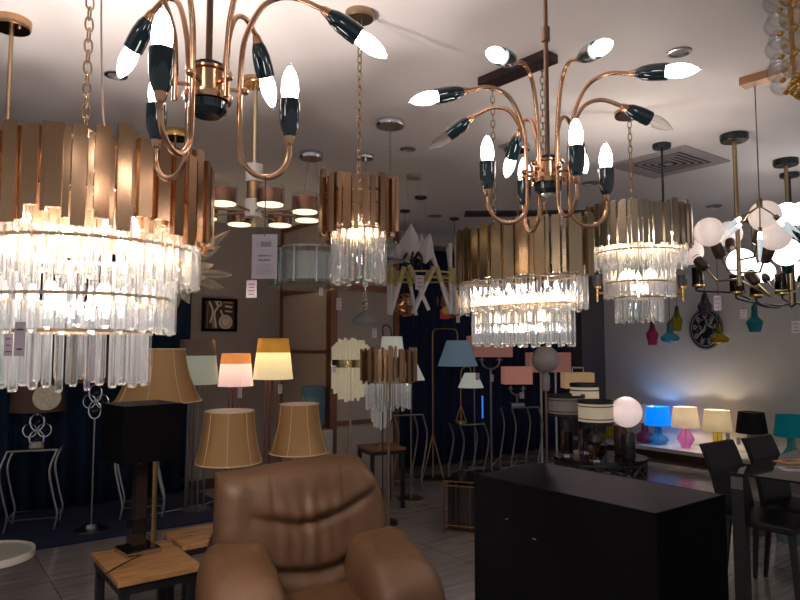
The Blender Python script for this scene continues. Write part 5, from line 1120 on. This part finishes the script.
# local x runs along U, y runs away from V
bm = BM(); box(bm, (tl/2, -tdp/2, TT-.006), (tl, tdp, .012), bevel=.002); obj('glass_top', bm, GT, dt)
for x in (.05, tl-.05):
    for y in (-.05, -tdp+.05): bm = BM(); box(bm, (x, y, (TT-.012)/2), (.07, .07, TT-.012)); obj('leg', bm, BLACKM, dt)
bm = BM(); box(bm, (.012, -.05, TT-.06), (.008, .068, .07)); obj('bracket', bm, STEEL, dt)
bm = BM(); box(bm, (tl/2+.05, -tdp/2-.1, .56), (tl*.7, tdp*.6, .012)); obj('lower_shelf', bm, GT, dt)
def on_table(x, y, z): return dt.matrix_basis@Vector((x, y, z))
bpy.context.view_layer.update()
rnd = random.Random(9)
for i, (x, y, z, c_, lab, a) in enumerate([(.42, -.52, .566, (.12, .13, .17), 'dark magazine on the lower shelf of the dining table, nearest the leg', .3), (.68, -.50, .566, (.25, .24, .23), 'pale magazine on the lower shelf of the dining table', -.2), (.55, -.52, .573, (.08, .09, .12), 'navy magazine lying topmost on the lower shelf', .8),]):
    q = on_table(x, y, z); bm = BM(); box(bm, (0, 0, .003), (.21, .28, .006)); tag(obj('magazine', bm, mat('mag%d' % i, c_, .35, var=.5, vscale=25), loc=q), lab, 'magazine', 'magazines at the dining table').rotation_euler = (0, 0, a)
for px, py, a, c_, lab in ((796, 462, .3, (.55, .30, .12), 'orange and white magazine lying open on the dining table'), (800, 469.5, -.1, (.50, .45, .43), 'white printed leaflet on the dining table in front of the orange magazine')):
    q = onz(px, py, TT+.0); t = thing('magazine', lab, 'magazine', (q.x, q.y, TT), a, 'magazines on the dining table top'); bm = BM(); box(bm, (0, 0, .003), (.24, .14, .006)); obj('pages', bm, mat('mag'+lab[:6], c_, .35, var=.3, vscale=30), t)
    bm = BM(); box(bm, (-.03, .02, .0068), (.10, .05, .0008)); obj('printed_photo', bm, mat('magp'+lab[:6], (.12, .05, .08), .35, var=.8, vscale=60), t)
LB = mat('black_leather', (.010, .009, .011), .4, spec=.35)
def chair(label, x, y, rz, zoff=0.):
    t = thing('dining_chair', label, 'chair', (x, y, 0), rz, 'black dining chairs at the glass table')
    bm = BM(); box(bm, (0, 0, .445), (.41, .40, .045), bevel=.012); obj('seat', bm, LB, t)
    bm = BM(); n = 14; vs = []
    for j in range(n+1):
        f = j/n; z = .43+.45*f; y0 = .20+.03*f+.09*f*f; w = .205-.012*f
        vs.append([bm.verts.new((sx*w, y0+dy, z)) for sx, dy in ((-1, 0), (1, 0), (1, .03), (-1, .03))])
    for p, q in zip(vs, vs[1:]):
        for i in range(4): bm.faces.new((p[i], p[(i+1) % 4], q[(i+1) % 4], q[i]))
    bm.faces.new(vs[0]); bm.faces.new(vs[-1]); obj('backrest', bm, LB, t)
    for sx in (-1, 1):
        for sy in (-1, 1):
            bm = BM(); tube(bm, [(sx*.18, sy*.18, .44), (sx*.205, sy*.215, 0)], .018, 4, radii=[.023, .014]); obj('leg', bm, BLACKM, t)
    return t
def back_at(px, py, d, rz):   # chair whose backrest top centre appears at a pixel
    q = P(px, py, d); o = Matrix.Rotation(rz, 3, 'Z')@Vector((0, .33, 0)); return q.x-o.x, q.y-o.y
rc = math.atan2(.6, .8)
x, y = back_at(717, 440, 4.35, rc); chair('black leather dining chair at the corner of the glass table, nearest the big black shade', x, y, rc)
x, y = back_at(757, 435, 4.62, rc); chair('black leather dining chair before the lamp with the black shade', x, y, rc)
def bin_(px, py, d, r, h, m, label):
    g = P(px, py, d); t = thing('waste_bin', label, 'bin', (g.x, g.y, 0)); bm = BM(); lathe(bm, [(0, 0), (r*.8, 0), (r, h), (r*.97, h), (r*.78, .01), (0, .01)], 28); obj('bucket', bm, m, t, True)
    bm = BM(); lathe(bm, [(r*.98, h-.02), (r*1.04, h-.02), (r*1.04, h+.005), (r*.98, h+.005)], 28, closed=True); obj('rim', bm, m, t, True)
bin_(752, 520, 5.4, .11, .24, mat('grey_bin', (.15, .13, .12), .5), 'grey round waste bin standing on the floor beyond the dining table')
bin_(792, 520, 5.2, .14, .28, mat('blue_bin', (.10, .17, .20), .5), 'pale blue waste bin under the dining table at the right edge')
# cables on the floor near the pink lamps
bm = BM(); q = [onz(x, y, .006) for x, y in ((492, 466), (499, 458), (508, 454), (517, 459), (512, 466), (500, 469))]; tube(bm, spline(q, 6), .006, 6)
tag(obj('power_cable', bm, mat('white_cable', (.4, .4, .4), .5)), 'white cable coiled on the floor at the foot of the left pink floor lamp', 'cable')
bm = BM(); q = [onz(x, y, .02) for x, y in ((150, 515), (175, 510), (200, 506), (222, 497))]; tube(bm, spline(q, 6), .005, 6)
tag(obj('power_cable', bm, mat('white_cable', (.4, .4, .4), .5)), 'white cable lying along the carpet behind the chrome lamp base', 'cable')
# lit blue strip on the curtain wall
c = P(482.5, 407, 8.35); t = thing('light_tube', 'thin vertical blue glowing tube in front of the back curtain', 'light', c); k = 8.35/F
bm = BM(); tube(bm, [(0, 0, -11*k), (0, 0, 11*k)], .010, 8); obj('tube', bm, mat('blue_glow', (.02, .08, .4), .4, emit=.7, ecol=(.05, .25, 1)), t)
bm = BM(); tube(bm, [(0, .0, -11*k), (0, 0, P(482, 470, 8.35).z*0-c.z+.005)], .006, 6); lathe(bm, [(0, 0), (.07, 0), (.07, .01), (0, .01)], 16, (0, 0, -c.z)); obj('stand', bm, BLACKM, t)
# ------------------------------------------------------------------ world, view
w = bpy.data.worlds.new('world'); bpy.context.scene.world = w; w.use_nodes = True
w.node_tree.nodes['Background'].inputs[0].default_value = (.60, .585, .60, 1); w.node_tree.nodes['Background'].inputs[1].default_value = .6
sc = bpy.context.scene
sc.view_settings.view_transform = 'Standard'; sc.view_settings.look = 'None'; sc.view_settings.exposure = 0; sc.view_settings.gamma = 1
sc.cycles.use_denoising = True; sc.cycles.max_bounces = 10; sc.cycles.transparent_max_bounces = 24; sc.cycles.transmission_bounces = 10; sc.cycles.sample_clamp_indirect = 6
sc.cycles.caustics_refractive = True; sc.cycles.use_light_tree = True
